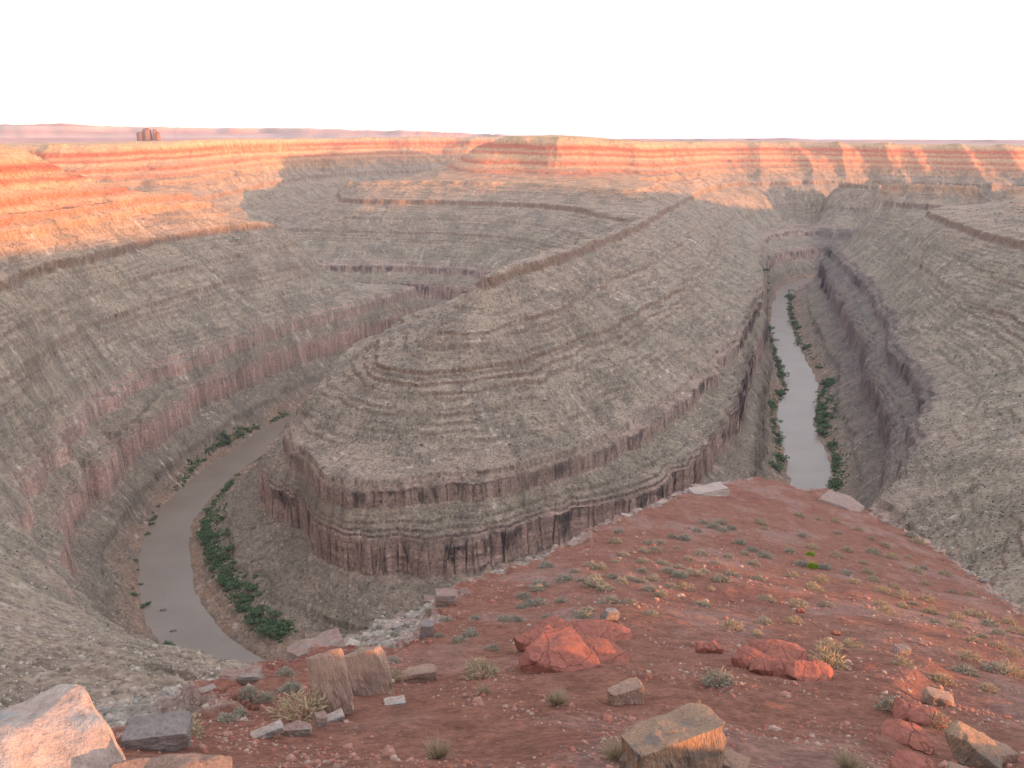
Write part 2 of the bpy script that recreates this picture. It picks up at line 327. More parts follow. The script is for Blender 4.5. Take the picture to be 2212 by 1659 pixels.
# ------------------------------------------------------------------ canyon materials
def canyon_colour(x, y, zl, st, nz, s):
    c = np.zeros(x.shape + (3,), np.float32)
    w = zl + 1.5 * fbm(x / 60, y / 60, 91, 3)
    stops = [(-310,(.20,.155,.115)),(-297,(.27,.19,.135)),(-286,(.23,.19,.145)),(-268,(.235,.195,.15)),(-262,(.37,.262,.215)),(-240,(.34,.245,.20)),(-237,(.265,.215,.165)),(-227,(.255,.215,.16)),
      (-225,(.355,.26,.21)),(-214,(.33,.245,.20)),(-206,(.29,.235,.18)),(-190,(.285,.24,.18)),(-160,(.29,.24,.18)),(-135,(.295,.24,.18)),(-116,(.30,.24,.18)),(-104,(.31,.24,.178)),(-92,(.32,.245,.18)),
      (-80,(.40,.25,.155)),(-72,(.40,.26,.165)),(-66,(.38,.15,.09)),(-59,(.43,.29,.18)),(-53,(.38,.12,.07)),(-47,(.40,.23,.14)),(-40,(.45,.31,.19)),(-35,(.39,.12,.068)),(-29,(.43,.28,.17)),(-25,(.38,.14,.08)),(-20,(.40,.12,.07)),(-15,(.43,.27,.165)),(-6,(.45,.31,.19)),(0,(.40,.29,.17)),(6,(.33,.25,.14))]
    zz = np.array([a for a, b in stops]); cc = np.array([b for a, b in stops])
    for k in range(3): c[..., k] = np.interp(w, zz, cc[:, k])
    fine = noise(zl * .9 + 3 * noise(x / 40, y / 40, 93), x * 0 + y / 400, 92)
    c *= (1 + .16 * fine)[..., None]
    cl = nz                                                   # cliff faces
    lat = noise(x / 15, y / 15, 94) + .35 * noise(x / 4.5, y / 4.5, 96) + .12 * noise(x / 1.8, y / 1.8, 101); patch = fbm(x / 38, y / 38, 102, 2)
    low = (1 - sm(zl, -205, -190))
    dark = np.array([.075, .064, .058], np.float32); brown = np.array([.185, .118, .085], np.float32)
    def stain(top, bot, L): return sm(zl, bot - .5, bot + .5) * (1 - sm(zl, top + 1, top + 2)) * sm(zl - (top - L), -1.2, 1.2)
    v1 = stain(-239, -264, 2 + 19 * sm(lat + .9 * patch, -.1, 1.1)); v2 = stain(-213, -226, .5 + 11 * sm(lat + .8 * patch, -.15, .8)); v3 = stain(-226.5, -240, 12) * (.45 + .5 * sm(lat, -.4, .5))
    lwm = sm(-x, 150, 240) * (1 - sm(y, 1150, 1300)); lw = 1 - .75 * lwm
    f = (cl * low * lwm * .95 * sm(zl, -262, -255))[..., None]; c = c * (1 - f) + np.array([.47, .315, .255], np.float32) * (1 + .2 * noise(zl / 3.5, (x + y) / 150, 109) + .12 * fbm(x / 12, y / 12, 110, 2))[..., None] * f
    f = (lw * cl * np.clip(np.maximum(np.maximum(v1, v2), v3) * (.72 + .3 * noise(zl / 1.5, x / 20, 95)), 0, .92) * low)[..., None]
    c = c * (1 - f) + dark * f
    f = (cl * (1 - low) * (.82 + .2 * noise(x / 7, y / 7, 103)) * (1 - sm(zl, -84, -70)))[..., None]; c = c * (1 - f) + brown * f
    _, bd_ = cells(x / 9, y / 9, 5)
    f = (lw * cl * (1 - sm(bd_, .03, .10)) * .7 * low)[..., None]; c = c * (1 - f) + dark * f           # joints
    c *= (1 + cl * low * (.22 * noise(zl / 1.3, (x + y) / 90, 107) + .16 * noise(zl / 3.1, (x - y) / 120, 108)))[..., None]
    # pale stone streaks and grey-green scrub on the slopes
    sl = (1 - cl) * (1 - sm(zl, -72, -60))
    f = (sl * sm(st, .2, .5) * sm(fbm(x / 60, y / 60, 97, 2), -.25, .3) * .6)[..., None]; c = c * (1 - f) + np.array([.50, .445, .385], np.float32) * f
    f = (sl * s * .65)[..., None]; c = c * (1 - f) + np.array([.16, .115, .088], np.float32) * f
    vg = sm(fbm(x / 33, y / 33, 98, 3) - .35 * st, -.3, .5)
    f = (sl * vg * .6)[..., None]; c = c * (1 - f) + np.array([.18, .155, .122], np.float32) * f
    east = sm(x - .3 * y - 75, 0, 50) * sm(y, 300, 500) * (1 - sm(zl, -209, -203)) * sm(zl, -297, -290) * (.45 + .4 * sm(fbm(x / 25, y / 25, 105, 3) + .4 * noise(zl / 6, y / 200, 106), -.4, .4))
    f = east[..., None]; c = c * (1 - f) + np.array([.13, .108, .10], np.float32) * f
    gb = np.clip(sm(zl, -228, -224) * (1 - sm(zl, -217, -212)) + sm(zl, -240, -236) * (1 - sm(zl, -232, -229)), 0, 1)
    f = (sl * gb * .15)[..., None]; c = c * (1 - f) + np.array([.23, .205, .15], np.float32) * f
    c *= (1 + .24 * noise(x / 3.2, y / 3.2, 99) + .18 * fbm(x / 9, y / 9, 100, 3))[..., None]
    c *= np.array([1.04, .975, .95], np.float32)
    return np.clip(c, .02, .6)

def rock_mat(name='canyon_rock'):
    m = NT(name); a = m.n('ShaderNodeAttribute', attribute_name='Col').outputs['Color']; p = m.pos()
    n1 = m.noise(.55, 5, .65, p); n2 = m.noise(.09, 4, .6, p)
    c = m.mixc(1.0, a, m.ramp(n1, [(.32, g3(.48)), (.46, g3(.95)), (.56, g3(1.06)), (.70, g3(1.45))]), 'MULTIPLY')
    # dots of scrub, only on ground that is not steep
    vo = m.n('ShaderNodeTexVoronoi'); vo.inputs['Scale'].default_value = .33; m.l(p, vo.inputs['Vector'])
    dot = m.ramp(vo.outputs['Distance'], [(.16, g3(1)), (.3, g3(0))])
    sx = m.n('ShaderNodeSeparateXYZ'); m.l(m.n('ShaderNodeNewGeometry').outputs['Normal'], sx.inputs[0])
    up = m.ramp(sx.outputs[2], [(.6, g3(0)), (.8, g3(1))])
    k = m.mixc(1.0, m.mixc(1.0, dot, up, 'MULTIPLY'), m.ramp(n2, [(.4, g3(0.1)), (.6, g3(.75))]), 'MULTIPLY')
    c = m.mixc(k, c, (.085, .085, .055))
    m.l(c, m.b.inputs['Base Color'])
    m.bump(m.noise(.8, 6, .7, p), 1.2, .9)
    return m.m
MAT_ROCK = rock_mat()

# ------------------------------------------------------------------ canyon mesh: rings around the overlook, finer where it is near
import os
Q = 1.0
def canyon_mesh():
    th = np.concatenate([np.arange(-180, -36, 1.0), np.arange(-36, 36, .062 / Q), np.arange(36, 180.01, 1.0)]) * math.pi / 180
    lr = [math.log(R0)]
    while lr[-1] < math.log(60000):
        r = math.exp(lr[-1]); lr.append(lr[-1] + (.012 if r < 250 else .0024 if r < 1700 else .0020 if r < 2750 else .0045 if r < 4500 else .06) / Q)
    rr = np.exp(np.array(lr)); n0 = int(np.searchsorted(rr, 4500)); out = rr[n0:]; rr = rr[:n0]
    # spread the rows along each profile so that cliff faces get their share of vertices
    tc = np.concatenate([th[th < -.629][::6], np.linspace(-.628, .628, 400), th[th > .629][::6]])
    zc = canyon(rr[:, None] * np.sin(tc)[None, :], rr[:, None] * np.cos(tc)[None, :])[0]
    NN = int(2400 * Q); dr = np.diff(rr); rm = .5 * (rr[1:] + rr[:-1])
    wgt = np.interp(rm, [50, 130, 200, 1100, 1900, 2900, 3000], [.25, .3, .95, 1.0, .85, .7, .3]) / rm
    m_ = np.sqrt((.42 * dr[:, None]) ** 2 + np.diff(zc, axis=0) ** 2) * wgt[:, None]
    for _ in range(2): m_[:, 1:-1] = .5 * m_[:, 1:-1] + .25 * (m_[:, 2:] + m_[:, :-2])
    cum = np.concatenate([np.zeros((1, len(tc))), np.cumsum(m_, 0)]); tq = np.linspace(0, 1, NN)
    lq = np.empty((NN, len(tc)))
    for j in range(len(tc)): lq[:, j] = np.interp(tq * cum[-1, j], cum[:, j], np.log(rr))
    for _ in range(14): lq[:, 1:-1] = .5 * lq[:, 1:-1] + .25 * (lq[:, 2:] + lq[:, :-2])
    ji = np.clip(np.searchsorted(tc, th) - 1, 0, len(tc) - 2); f_ = np.clip((th - tc[ji]) / (tc[ji + 1] - tc[ji]), 0, 1)
    rq = np.exp(lq[:, ji] * (1 - f_) + lq[:, ji + 1] * f_)
    rq = np.concatenate([rq, out[:, None] + 0 * th[None, :]]); X = rq * np.sin(th)[None, :]; Y = rq * np.cos(th)[None, :]
    z, zl, st, s, nz, nx_, ny_, ris = canyon(X, Y)
    far = sm(rq, 3800, 6500)
    plain = -45 + 4 * fbm(X / 900, Y / 900, 201, 4) - 28 * sm(rq, 6500, 14000)
    z = mix(z, plain, far)
    cl = nz * (1 - far)
    d = .55 * noise(z / 1.9, (X + Y) / 60, 211) + .35 * noise(z / .8, (X - Y) / 40, 212) + .8 * noise(z / 5.5, (X + .7 * Y) / 30, 213)
    d = cl * d * np.clip(rq / 700, .6, 1.4); X = X + nx_ * d; Y = Y + ny_ * d
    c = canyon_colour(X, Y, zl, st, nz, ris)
    f = far[..., None]; c = c * (1 - f) + np.array([.34, .22, .14], np.float32) * f
    V = np.stack([X, Y, z], -1).reshape(-1, 3)
    o = mesh_np('canyon_terrain', V, grid_faces(X.shape[0], len(th))[:, ::-1], MAT_ROCK, True, c.reshape(-1, 3))
    tag(o, 'grey and red layered canyon walls with ledges around the river loop', kind='structure')
    print('canyon', len(V), time.time() - T0)
    return o
canyon_mesh()

# ------------------------------------------------------------------ river
def river():
    m = NT('river_water'); p = m.pos()
    m.l(m.ramp(m.noise(.03, 4, .6, p), [(.35, (.185, .14, .105)), (.65, (.22, .17, .13))]), m.b.inputs['Base Color'])
    m.b.inputs['Roughness'].default_value = .3; m.b.inputs['Specular IOR Level'].default_value = .28
    mp = m.n('ShaderNodeMapping'); mp.inputs['Scale'].default_value = (1, 1, 1); m.l(p, mp.inputs[0])
    m.bump(m.noise(.45, 5, .6, mp.outputs[0]), .35, .5)
    pts = dense(chaikin(RIV[0][0], 3), 6.0); d = np.gradient(pts, axis=0); d /= np.linalg.norm(d, axis=1)[:, None]
    n = np.stack([d[:, 1], -d[:, 0]], 1); wv = np.linspace(-30, 30, 9)
    V = np.concatenate([np.stack([pts[:, 0] + n[:, 0] * k, pts[:, 1] + n[:, 1] * k], 1)[:, None, :] for k in wv], 1)
    z = -299.6 + dip(V[..., 0], V[..., 1])
    V3 = np.concatenate([V, z[..., None]], -1)
    o = mesh_np('river', V3.reshape(-1, 3), grid_faces(len(pts), 9), m.m, True)
    tag(o, 'calm brown river looping around the rock peninsula', kind='structure')
river()
# ------------------------------------------------------------------ the red hill in the foreground
HY = np.array([-60, -20, -5, 0, 3, 6.5, 12, 20, 30, 45, 60, 75, 84, 110.]); HZ = np.array([1.5, .6, -.9, -1.75, -3.4, -5.5, -8.6, -12.6, -17, -22.8, -27.6, -31.5, -33.7, -40.])
_hy = np.linspace(-60, 110, 681); _hz = np.interp(_hy, HY, HZ)
for _ in range(60): _hz[1:-1] = .5 * _hz[1:-1] + .25 * (_hz[2:] + _hz[:-2])
def hill_core(x, y):
    z = np.interp(y, _hy, _hz); dx = x - .13 * y
    return z - .05 * np.maximum(dx, 0) - np.where(dx > 0, .0062, .0022) * dx * dx * (1 / (1 + np.abs(dx) / 40))
def hit(px, py, f=hill_core):
    d = ray(px, py); k = np.linspace(1.5, 160, 8000)
    g = k * d[2] - f(k * d[0], k * d[1]); i = int(np.argmax(g < 0))
    return np.array([k[i] * d[0], k[i] * d[1], k[i] * d[2]])
EDGE_PX = [(300,1560),(380,1515),(480,1468),(560,1452),(640,1420),(760,1395),(850,1390),(925,1335),(945,1300),(1000,1262),(1060,1240),(1110,1222),(1180,1190),(1230,1172),(1300,1140),(1350,1118),(1420,1088),(1480,1060),(1560,1042),(1640,1030),(1690,1040),(1730,1062),(1790,1058),(1850,1085),(1885,1115),(1960,1150),(2020,1186),(2060,1215),(2110,1250),(2160,1290),(2212,1332)]
EDGE = [hit(a, b)[:2] for a, b in EDGE_PX]
EDGE = [np.array([-60., -20.]), np.array([-14., 2.0]), np.array([-8.0, 7.0])] + EDGE + [np.array([18., 19.]), np.array([12., 10.]), np.array([8., 3.]), np.array([6., -6.])]
POLY = np.array(EDGE + [np.array([0., -60.]), np.array([-60., -60.])])
def edge_sd(x, y):                            # signed distance to the edge of the red soil, positive outside
    x = np.asarray(x, np.float64); y = np.asarray(y, np.float64); d2 = np.full(x.shape, 1e9); ins = np.zeros(x.shape, bool); n = len(POLY)
    for i in range(n):
        a = POLY[i]; b = POLY[(i + 1) % n]; e = b - a
        t = np.clip(((x - a[0]) * e[0] + (y - a[1]) * e[1]) / (e @ e), 0, 1)
        d2 = np.minimum(d2, (x - a[0] - t * e[0]) ** 2 + (y - a[1] - t * e[1]) ** 2)
        c = (a[1] > y) != (b[1] > y); ins ^= c & (x < a[0] + (y - a[1]) / (e[1] if e[1] else 1e-9) * e[0])
    d = np.sqrt(d2); return np.where(ins, -d, d)
def hill(x, y, full=False):
    r = np.hypot(x, y); z = hill_core(x, y)
    e = edge_sd(x, y) + .9 * noise(x / 3.1, y / 3.1, 301) + .45 * noise(x / .9, y / .9, 302)
    left = 1 - sm(x - .12 * y, -1.5, 3.5); o = np.maximum(e, 0)
    lid, lb = cells(x / 2.3, y / 2.3, 303)
    wl = .9 + 6.5 * left * (1 - sm(y, 15, 34))
    step = .35 * sm(o, 0, .35) + (.45 * left + .9 * (1 - left)) * sm(o, 1.4, 1.9)
    drop = step + .16 * np.minimum(o, wl) + 2.4 * np.maximum(o - wl, 0) + .12 * np.maximum(o - wl, 0) ** 1.5
    inside = sm(-e, 0, 1.5)
    z = z + .22 * fbm(x / 6, y / 6, 304, 3) + .045 * fbm(x / .9, y / .9, 305, 3) * sm(60 - r, 0, 30)
    rub = (1 - inside) * ((.20 * (lid - .5) - .12 * (1 - sm(lb, 0, .15))) * (noise(x / 6, y / 6, 309) > -.1) + .2 * fbm(x / .8, y / .8, 306, 3))
    # worn sandstone ledges that break through the soil to the right of the path
    q = x - .55 * y + 1.2 * noise(x / 5, y / 5, 307); lg = sm(y, 5, 9) * (1 - sm(y, 19, 24))
    z = z - lg * .22 * sm(q, -.4, .3) * (1 - sm(q, 2.5, 8)) + inside * .05 * sm(noise(x / 1.6, y / 1.6, 308), .15, .4) * sm(26 - r, 0, 10)
    z = z - drop + rub
    return (z, e, left) if full else z
def hill_mesh():
    th = np.concatenate([np.arange(-180, -46, 3.0), np.arange(-46, 46, .075), np.arange(46, 180.1, 3.0)]) * math.pi / 180
    rr = np.exp(np.arange(math.log(1.2), math.log(112), .0048)); X = rr[:, None] * np.sin(th)[None, :]; Y = rr[:, None] * np.cos(th)[None, :]
    Z, E, L = hill(X, Y, True)
    Z = np.maximum(Z, -75 + 0 * Z)
    red = np.array([.205, .088, .060]); c = np.ones(X.shape + (3,)) * red
    k = sm(fbm(X / 3.5, Y / 3.5, 310, 3), .1, .7)[..., None] * .5; c = c * (1 - k) + np.array([.245, .14, .112]) * k
    k = sm(fbm(X / 9, Y / 9, 311, 3), .15, .8)[..., None] * .6; c = c * (1 - k) + np.array([.18, .066, .05]) * k
    pale = np.array([.33, .235, .195]); grey = np.array([.27, .235, .19])
    k = sm(E, -.3, .25)[..., None]; c = c * (1 - k) + pale * k
    k = (sm(E, .4, 1.6) * sm(fbm(X / 4, Y / 4, 312, 2) + .6 * L, -.25, .15))[..., None]; c = c * (1 - k) + grey * k
    k = (sm(fbm(X / 5 + 3, Y / 9, 315, 4), .12, .5) * (1 - sm(E, -.5, 0)))[..., None] * .55; c = c * (1 - k) + np.array([.25, .15, .125]) * k
    c *= (1 + .25 * fbm(X / .7, Y / .7, 313, 3))[..., None]
    m = NT('red_soil'); a = m.n('ShaderNodeAttribute', attribute_name='Col').outputs['Color']; p = m.pos()
    cc = m.mixc(1.0, a, m.ramp(m.noise(7, 6, .7, p), [(.3, g3(.55)), (.5, g3(1)), (.70, g3(1.5))]), 'MULTIPLY')
    vo = m.n('ShaderNodeTexVoronoi'); vo.inputs['Scale'].default_value = 11; m.l(p, vo.inputs['Vector'])
    st = m.mixc(1.0, m.ramp(vo.outputs['Distance'], [(.16, g3(1)), (.3, g3(0))]), m.ramp(m.noise(.5, 3, .6, p), [(.45, g3(0)), (.62, g3(.6))]), 'MULTIPLY')
    cc = m.mixc(st, cc, (.36, .22, .18))
    m.l(cc, m.b.inputs['Base Color'])
    h = m.n('ShaderNodeMath', operation='ADD'); m.l(m.noise(5, 8, .75, p), h.inputs[0]); m.l(m.ramp(vo.outputs['Distance'], [(.1, g3(.35)), (.35, g3(0))]), h.inputs[1])
    m.bump(h.outputs[0], .12, .8)
    V = np.stack([X, Y, Z], -1).reshape(-1, 3)
    o = mesh_np('red_slope', V, grid_faces(len(rr), len(th))[:, ::-1], m.m, True, c.reshape(-1, 3))
    tag(o, 'red soil slope of the overlook falling away to the rim', kind='structure'); print('hill', len(V), time.time() - T0)
hill_mesh()
def on_hill(px, py):
    h = hit(px, py, lambda x, y: np.interp(y, _hy, _hz) * 0 + hill_core(x, y)); k = np.linspace(.9, 1.1, 400)
    z = hill(h[0] * k, h[1] * k); g = h[2] * k - z; i = int(np.argmax(g < 0)) if (g < 0).any() else 200
    return Vector((h[0] * k[i], h[1] * k[i], float(z[i])))

# ------------------------------------------------------------------ rocks
def noise3(p, f, seed, o=3):
    x, y, z = p[..., 0] * f, p[..., 1] * f, p[..., 2] * f
    return (fbm(x + .3 * z, y - .45 * z, seed, o) + fbm(y + 7.7 + .2 * x, z + .4 * x, seed + 5, o) + fbm(z - 3.1 + .35 * y, x + .3 * y, seed + 9, o)) * .62
def rock_shape(n, size, rnd, seed, cuts=6, cut_depth=(.62, .95), rough=.05, rf=2.2, grain=None, gamp=0, layers=0, lamp=0):
    """a broken block: cube rounded by rnd, sliced by random planes, roughened; grain = (fx, fy, fz) of the fluting"""
    rng = np.random.default_rng(seed); t = np.linspace(-1, 1, n); P_, Fc = [], []
    for ax in range(3):
        for sg in (-1, 1):
            a, b = np.meshgrid(t, t, indexing='ij'); q = np.zeros((n, n, 3)); q[..., ax] = sg; q[..., (ax + 1) % 3] = a * 1; q[..., (ax + 2) % 3] = b
            f = grid_faces(n, n) + len(P_) * n * n
            P_.append(q.reshape(-1, 3)); Fc.append(f if sg < 0 else f[:, ::-1])
    p = np.concatenate(P_); Fc = np.concatenate(Fc)[:, ::-1]
    ln = np.linalg.norm(p, axis=1, keepdims=True); p = p * (1 - rnd) + p / ln * 1.18 * rnd
    for k in range(cuts):
        nn = rng.normal(size=3); nn /= np.linalg.norm(nn); ext = np.abs(nn).sum() * (1 - rnd) + 1.18 * rnd
        d = rng.uniform(*cut_depth) * ext; e = np.maximum(p @ nn - d, 0); p = p - e[:, None] * nn * .92
    p = p * np.array(size) / 2
    s = max(size); dirn = p / (np.linalg.norm(p, axis=1, keepdims=True) + 1e-6)
    p = p + dirn * (noise3(p / s + seed * 1.7, rf, seed, 4) * rough * s)[:, None]
    if grain is not None:
        g = p * np.array(grain) / s
        p = p + dirn * ((np.abs(noise3(g + seed, 1.0, seed + 3, 3)) - .3) * gamp * s * np.clip(1.25 - 1.6 * np.abs(p[:, 2]) / (size[2] / 2 + 1e-6) * (np.abs(dirn[:, 2]) > .55), 0.1, 1))[:, None]
    if layers:
        h = p[:, 2] / size[2] * layers; p[:, :2] *= (1 - lamp * (np.abs((h + .3 * noise(p[:, 0] / s * 3, p[:, 1] / s * 3, seed)) % 1 - .5) > .38))[:, None]
    return p, Fc
def rock_material(name, base, second, dark, scale=3.0, grain=(1, 1, 1), lich=None, bd=.05, crack=0):
    m = NT(name); o = m.obj(); mp = m.n('ShaderNodeMapping'); mp.inputs['Scale'].default_value = grain; m.l(o, mp.inputs[0])
    n1 = m.noise(scale, 6, .68, mp.outputs[0]); n2 = m.noise(scale * 6, 5, .7, mp.outputs[0]); n3 = m.noise(scale * .6, 3, .6, o)
    c = m.mixc(m.ramp(n3, [(.38, g3(0)), (.62, g3(1))]), base, second)
    c = m.mixc(m.ramp(n1, [(.3, g3(.8)), (.45, g3(0))]), c, dark)
    c = m.mixc(1.0, c, m.ramp(n2, [(.3, g3(.72)), (.7, g3(1.28))]), 'MULTIPLY')
    if lich: c = m.mixc(m.ramp(m.noise(scale * 1.7, 4, .6, o), [(.52, g3(0)), (.6, g3(.85))]), c, lich)
    h = m.n('ShaderNodeMath', operation='ADD'); m.l(n1, h.inputs[0]); m.l(n2, h.inputs[1]); hh = h.outputs[0]
    if crack:
        vo = m.n('ShaderNodeTexVoronoi', feature='DISTANCE_TO_EDGE'); vo.inputs['Scale'].default_value = crack; wv = m.n('ShaderNodeVectorMath', operation='ADD'); m.l(o, wv.inputs[0])
        nz_ = m.n('ShaderNodeTexNoise'); nz_.inputs['Scale'].default_value = 2.5; wv2 = m.n('ShaderNodeVectorMath', operation='SCALE'); wv2.inputs['Scale'].default_value = .35; m.l(nz_.outputs['Color'], wv2.inputs[0]); m.l(o, nz_.inputs['Vector']); m.l(wv2.outputs[0], wv.inputs[1]); m.l(wv.outputs[0], vo.inputs['Vector'])
        ck = m.ramp(vo.outputs['Distance'], [(.0, g3(.35)), (.009, g3(1))]); c = m.mixc(ck, (.09, .04, .03), c)
        h2 = m.n('ShaderNodeMath', operation='MULTIPLY_ADD'); m.l(ck, h2.inputs[0]); h2.inputs[1].default_value = .7; m.l(hh, h2.inputs[2]); hh = h2.outputs[0]
    m.l(c, m.b.inputs['Base Color']); m.bump(hh, bd, .9)
    return m.m
M_PALE = rock_material('pale_sandstone', (.40, .31, .26), (.36, .27, .23), (.22, .16, .13), 2.2, (1, 1, 1), (.30, .29, .28), .06)
M_TAN = rock_material('tan_sandstone', (.45, .29, .21), (.36, .24, .19), (.20, .12, .09), 3.0, (3, 3, .7), None, .07)
M_GREYTOP = rock_material('weathered_block', (.46, .29, .19), (.38, .26, .19), (.14, .10, .085), 2.4, (3, 3, .8), (.26, .215, .185), .08)
M_RED = rock_material('red_sandstone', (.28, .105, .076), (.25, .092, .067), (.16, .06, .046), 1.6, (1, 1, 1), None, .05, .95)
M_PINK = rock_material('pink_rock', (.31, .19, .155), (.28, .20, .165), (.16, .105, .09), 2.5, (1, 1, 1), (.28, .24, .21), .07)
M_DARK = rock_material('dark_rock', (.20, .165, .15), (.25, .2, .18), (.085, .07, .065), 2.0, (1, 1, 2.5), None, .05)
KS = .66
def rock(name, label, cat, px, py, size, mat, seed, rot=(0, 0, 0), rnd=.25, n=26, sink=.25, group=None, loc=None, top=None, **kw):
    if loc is None: size = tuple(KS * v for v in size)
    p, f = rock_shape(n, size, rnd, seed, **kw)
    o = mesh_np(name, p, f, mat, True); o.data.shade_smooth()
    Mr = Euler([R(a) for a in rot]).to_matrix(); zmin = min((Mr @ Vector(v))[2] for v in p[::7])
    b = Vector(loc) if loc is not None else on_hill(px, py)
    zt = max((Mr @ Vector(v))[2] for v in p[::7])
    o.location = (b[0], b[1], b[2] - zmin - sink * size[2] if top is None else top - zt); o.rotation_euler = [R(a) for a in rot]
    return tag(o, label, cat, group)
def weld(o, d=.0005):
    bm = bmesh.new(); bm.from_mesh(o.data); bmesh.ops.remove_doubles(bm, verts=bm.verts, dist=d); bm.to_mesh(o.data); bm.free()
# the big near pieces
G = dict(grain=(7, 7, .9), gamp=.05)
ROCKS = []
def RK(*a, **k): o = rock(*a, **k); ROCKS.append(o); return o
RK('boulder', 'large pale boulder at the lower left corner with its right side lit orange', 'boulder', 0, 0, (1.35, 1.0, 1.8), M_PALE, 3, (-5, -15, 30), .10, 64, 0, loc=(-2.62, 3.72, -4.25), top=-2.88, cuts=9, cut_depth=(.7, .96), rough=.04, rf=2.6, grain=(3, 3, 6), gamp=.03)
RK('jagged_rock', 'jagged split rock with sunlit points beside the large pale boulder', 'rock', 0, 0, (.55, .5, 1.1), M_TAN, 8, (0, 10, 30), .1, 44, 0, loc=(-1.75, 3.5, -3.92), top=-3.02, cuts=10, rough=.06, grain=(2, 8, 8), gamp=.10)
RK('boulder', 'dark flat topped boulder on the red soil behind the pale corner boulder', 'boulder', 345, 1610, (1.0, .75, .62), M_DARK, 12, (4, 3, 15), .15, 36, .3, cuts=5)
RK('sandstone_slab', 'left half of the split tilted sandstone slab with wood like grain', 'slab', 722, 1535, (.78, .42, 1.75), M_TAN, 21, (-24, -14, 8), .14, 56, .22, cuts=11, cut_depth=(.62, .95), grain=(7, 7, 1.0), gamp=.06, rough=.06)
RK('sandstone_slab', 'right half of the split tilted sandstone slab with wood like grain', 'slab', 800, 1497, (1.0, .45, 1.6), M_TAN, 25, (-24, -16, 6), .12, 56, .24, cuts=11, cut_depth=(.66, .95), grain=(7, 7, 1.0), gamp=.06, rough=.06)
RK('flat_stone', 'flat reddish stone lying below the split slab', 'stone', 640, 1588, (.55, .3, .26), M_PINK, 31, (0, 4, 12), .12, 24, .2)
RK('small_stone', 'small upright stone between the flat stone and the split slab', 'stone', 693, 1568, (.24, .25, .3), M_PINK, 32, (0, 10, 30), .12, 20, .2)
RK('flat_stone', 'thin pale stone leaning under the edge of the split slab', 'stone', 722, 1557, (.42, .25, .12), M_PALE, 33, (0, -12, 25), .12, 20, .1)
RK('flat_stone', 'pale pointed stone at the left end of the dry bush', 'stone', 578, 1592, (.55, .22, .14), M_PALE, 34, (0, -14, 20), .12, 20, .2)
RK('sandstone_plank', 'plank like brown stone with a sharp right end to the right of the split slab', 'stone', 900, 1470, (1.05, .4, .36), M_TAN, 36, (0, -5, 6), .06, 28, .25, cuts=3, grain=(1, 8, 8), gamp=.03)
RK('flat_stone', 'pale flat stone in the gravel right of the split slab', 'stone', 852, 1520, (.5, .3, .12), M_PALE, 37, (3, 3, 15), .1, 20, .25)
RK('small_stone', 'white stone at the foot of the split slab beside a grass tuft', 'stone', 845, 1480, (.2, .15, .16), M_PALE, 38, (0, 20, 0), .1, 16, .1)
RK('sandstone_block', 'large blocky sandstone with dark top and fluted orange front', 'block', 1450, 1684, (1.35, .62, .95), M_GREYTOP, 41, (-4, -5, 22), .07, 84, .2, cuts=7, cut_depth=(.76, .97), grain=(9, 9, .8), gamp=.06, rough=.04, rf=2.4)
RK('stone', 'broken piece lying against the right side of the fluted block', 'stone', 1575, 1672, (.45, .35, .26), M_TAN, 43, (0, 12, -20), .1, 30, .2)
RK('sandstone_block', 'small fluted sandstone block alone on the gravel', 'block', 1350, 1517, (.78, .4, .46), M_TAN, 45, (-3, -5, 20), .08, 44, .2, cuts=6, cut_depth=(.7, .95), grain=(6, 6, 1), gamp=.07, rough=.06)
# red outcrops of rounded, cracked sandstone
def pillow(label, px, py, size, seed, rot, sink=.42, cat='outcrop', name='red_outcrop', loc=None, group=None, **kw):
    size = (size[0] * .85, size[1] * .9, size[2] * .58)
    return RK(name, label, cat, px, py, size, M_RED, seed, rot, .42, 44, sink, group, loc, cuts=12, cut_depth=(.58, .88), rough=.05, rf=2.2, **kw)
pillow('biggest smooth red lump at the near left end of the cracked outcrop', 1205, 1440, (2.5, 2.2, 1.5), 51, (8, 4, 20))
pillow('red lump with a steep dark left face on the outcrop', 1165, 1405, (1.6, 1.8, 1.5), 52, (0, -8, 50))
pillow('flat cracked red slab at the top of the outcrop', 1262, 1382, (2.6, 1.8, 1.0), 53, (4, 4, 10))
pillow('red slab at the far left rear of the outcrop', 1200, 1372, (1.7, 1.5, 1.1), 54, (0, -6, 35))
pillow('low red slab at the right end of the outcrop', 1315, 1372, (2.0, 1.5, .8), 55, (0, 6, -10))
pillow('low rounded red shelf right of the biggest lump', 1290, 1425, (2.2, 2.0, .9), 56, (6, 5, 0), .5)
pillow('left of the two small round red boulders, orange in the sun', 1518, 1408, (.62, .6, .62), 57, (0, 0, 0), .15, 'boulder', 'red_boulder')
pillow('right of the two small round red boulders, orange in the sun', 1541, 1408, (.6, .6, .66), 58, (0, 0, 20), .15, 'boulder', 'red_boulder')
pillow('dark left block of the cracked red slab group', 1620, 1440, (1.0, 1.2, 1.0), 59, (0, -6, 30), .25, 'boulder', 'red_boulder')
pillow('front left block of the cracked red slab group', 1652, 1455, (1.1, .9, .85), 60, (4, 0, -12), .2, 'boulder', 'red_boulder')
pillow('narrow middle block of the cracked red slab group', 1692, 1462, (.75, .9, .75), 61, (4, 4, -8), .2, 'boulder', 'red_boulder')
pillow('sunlit front right block of the cracked red slab group', 1732, 1470, (1.1, 1.0, .85), 62, (5, 8, -16), .2, 'boulder', 'red_boulder')
pillow('wide rear slab of the cracked red slab group', 1690, 1425, (2.2, 1.5, .8), 63, (6, 3, 4), .25, 'boulder', 'red_boulder')
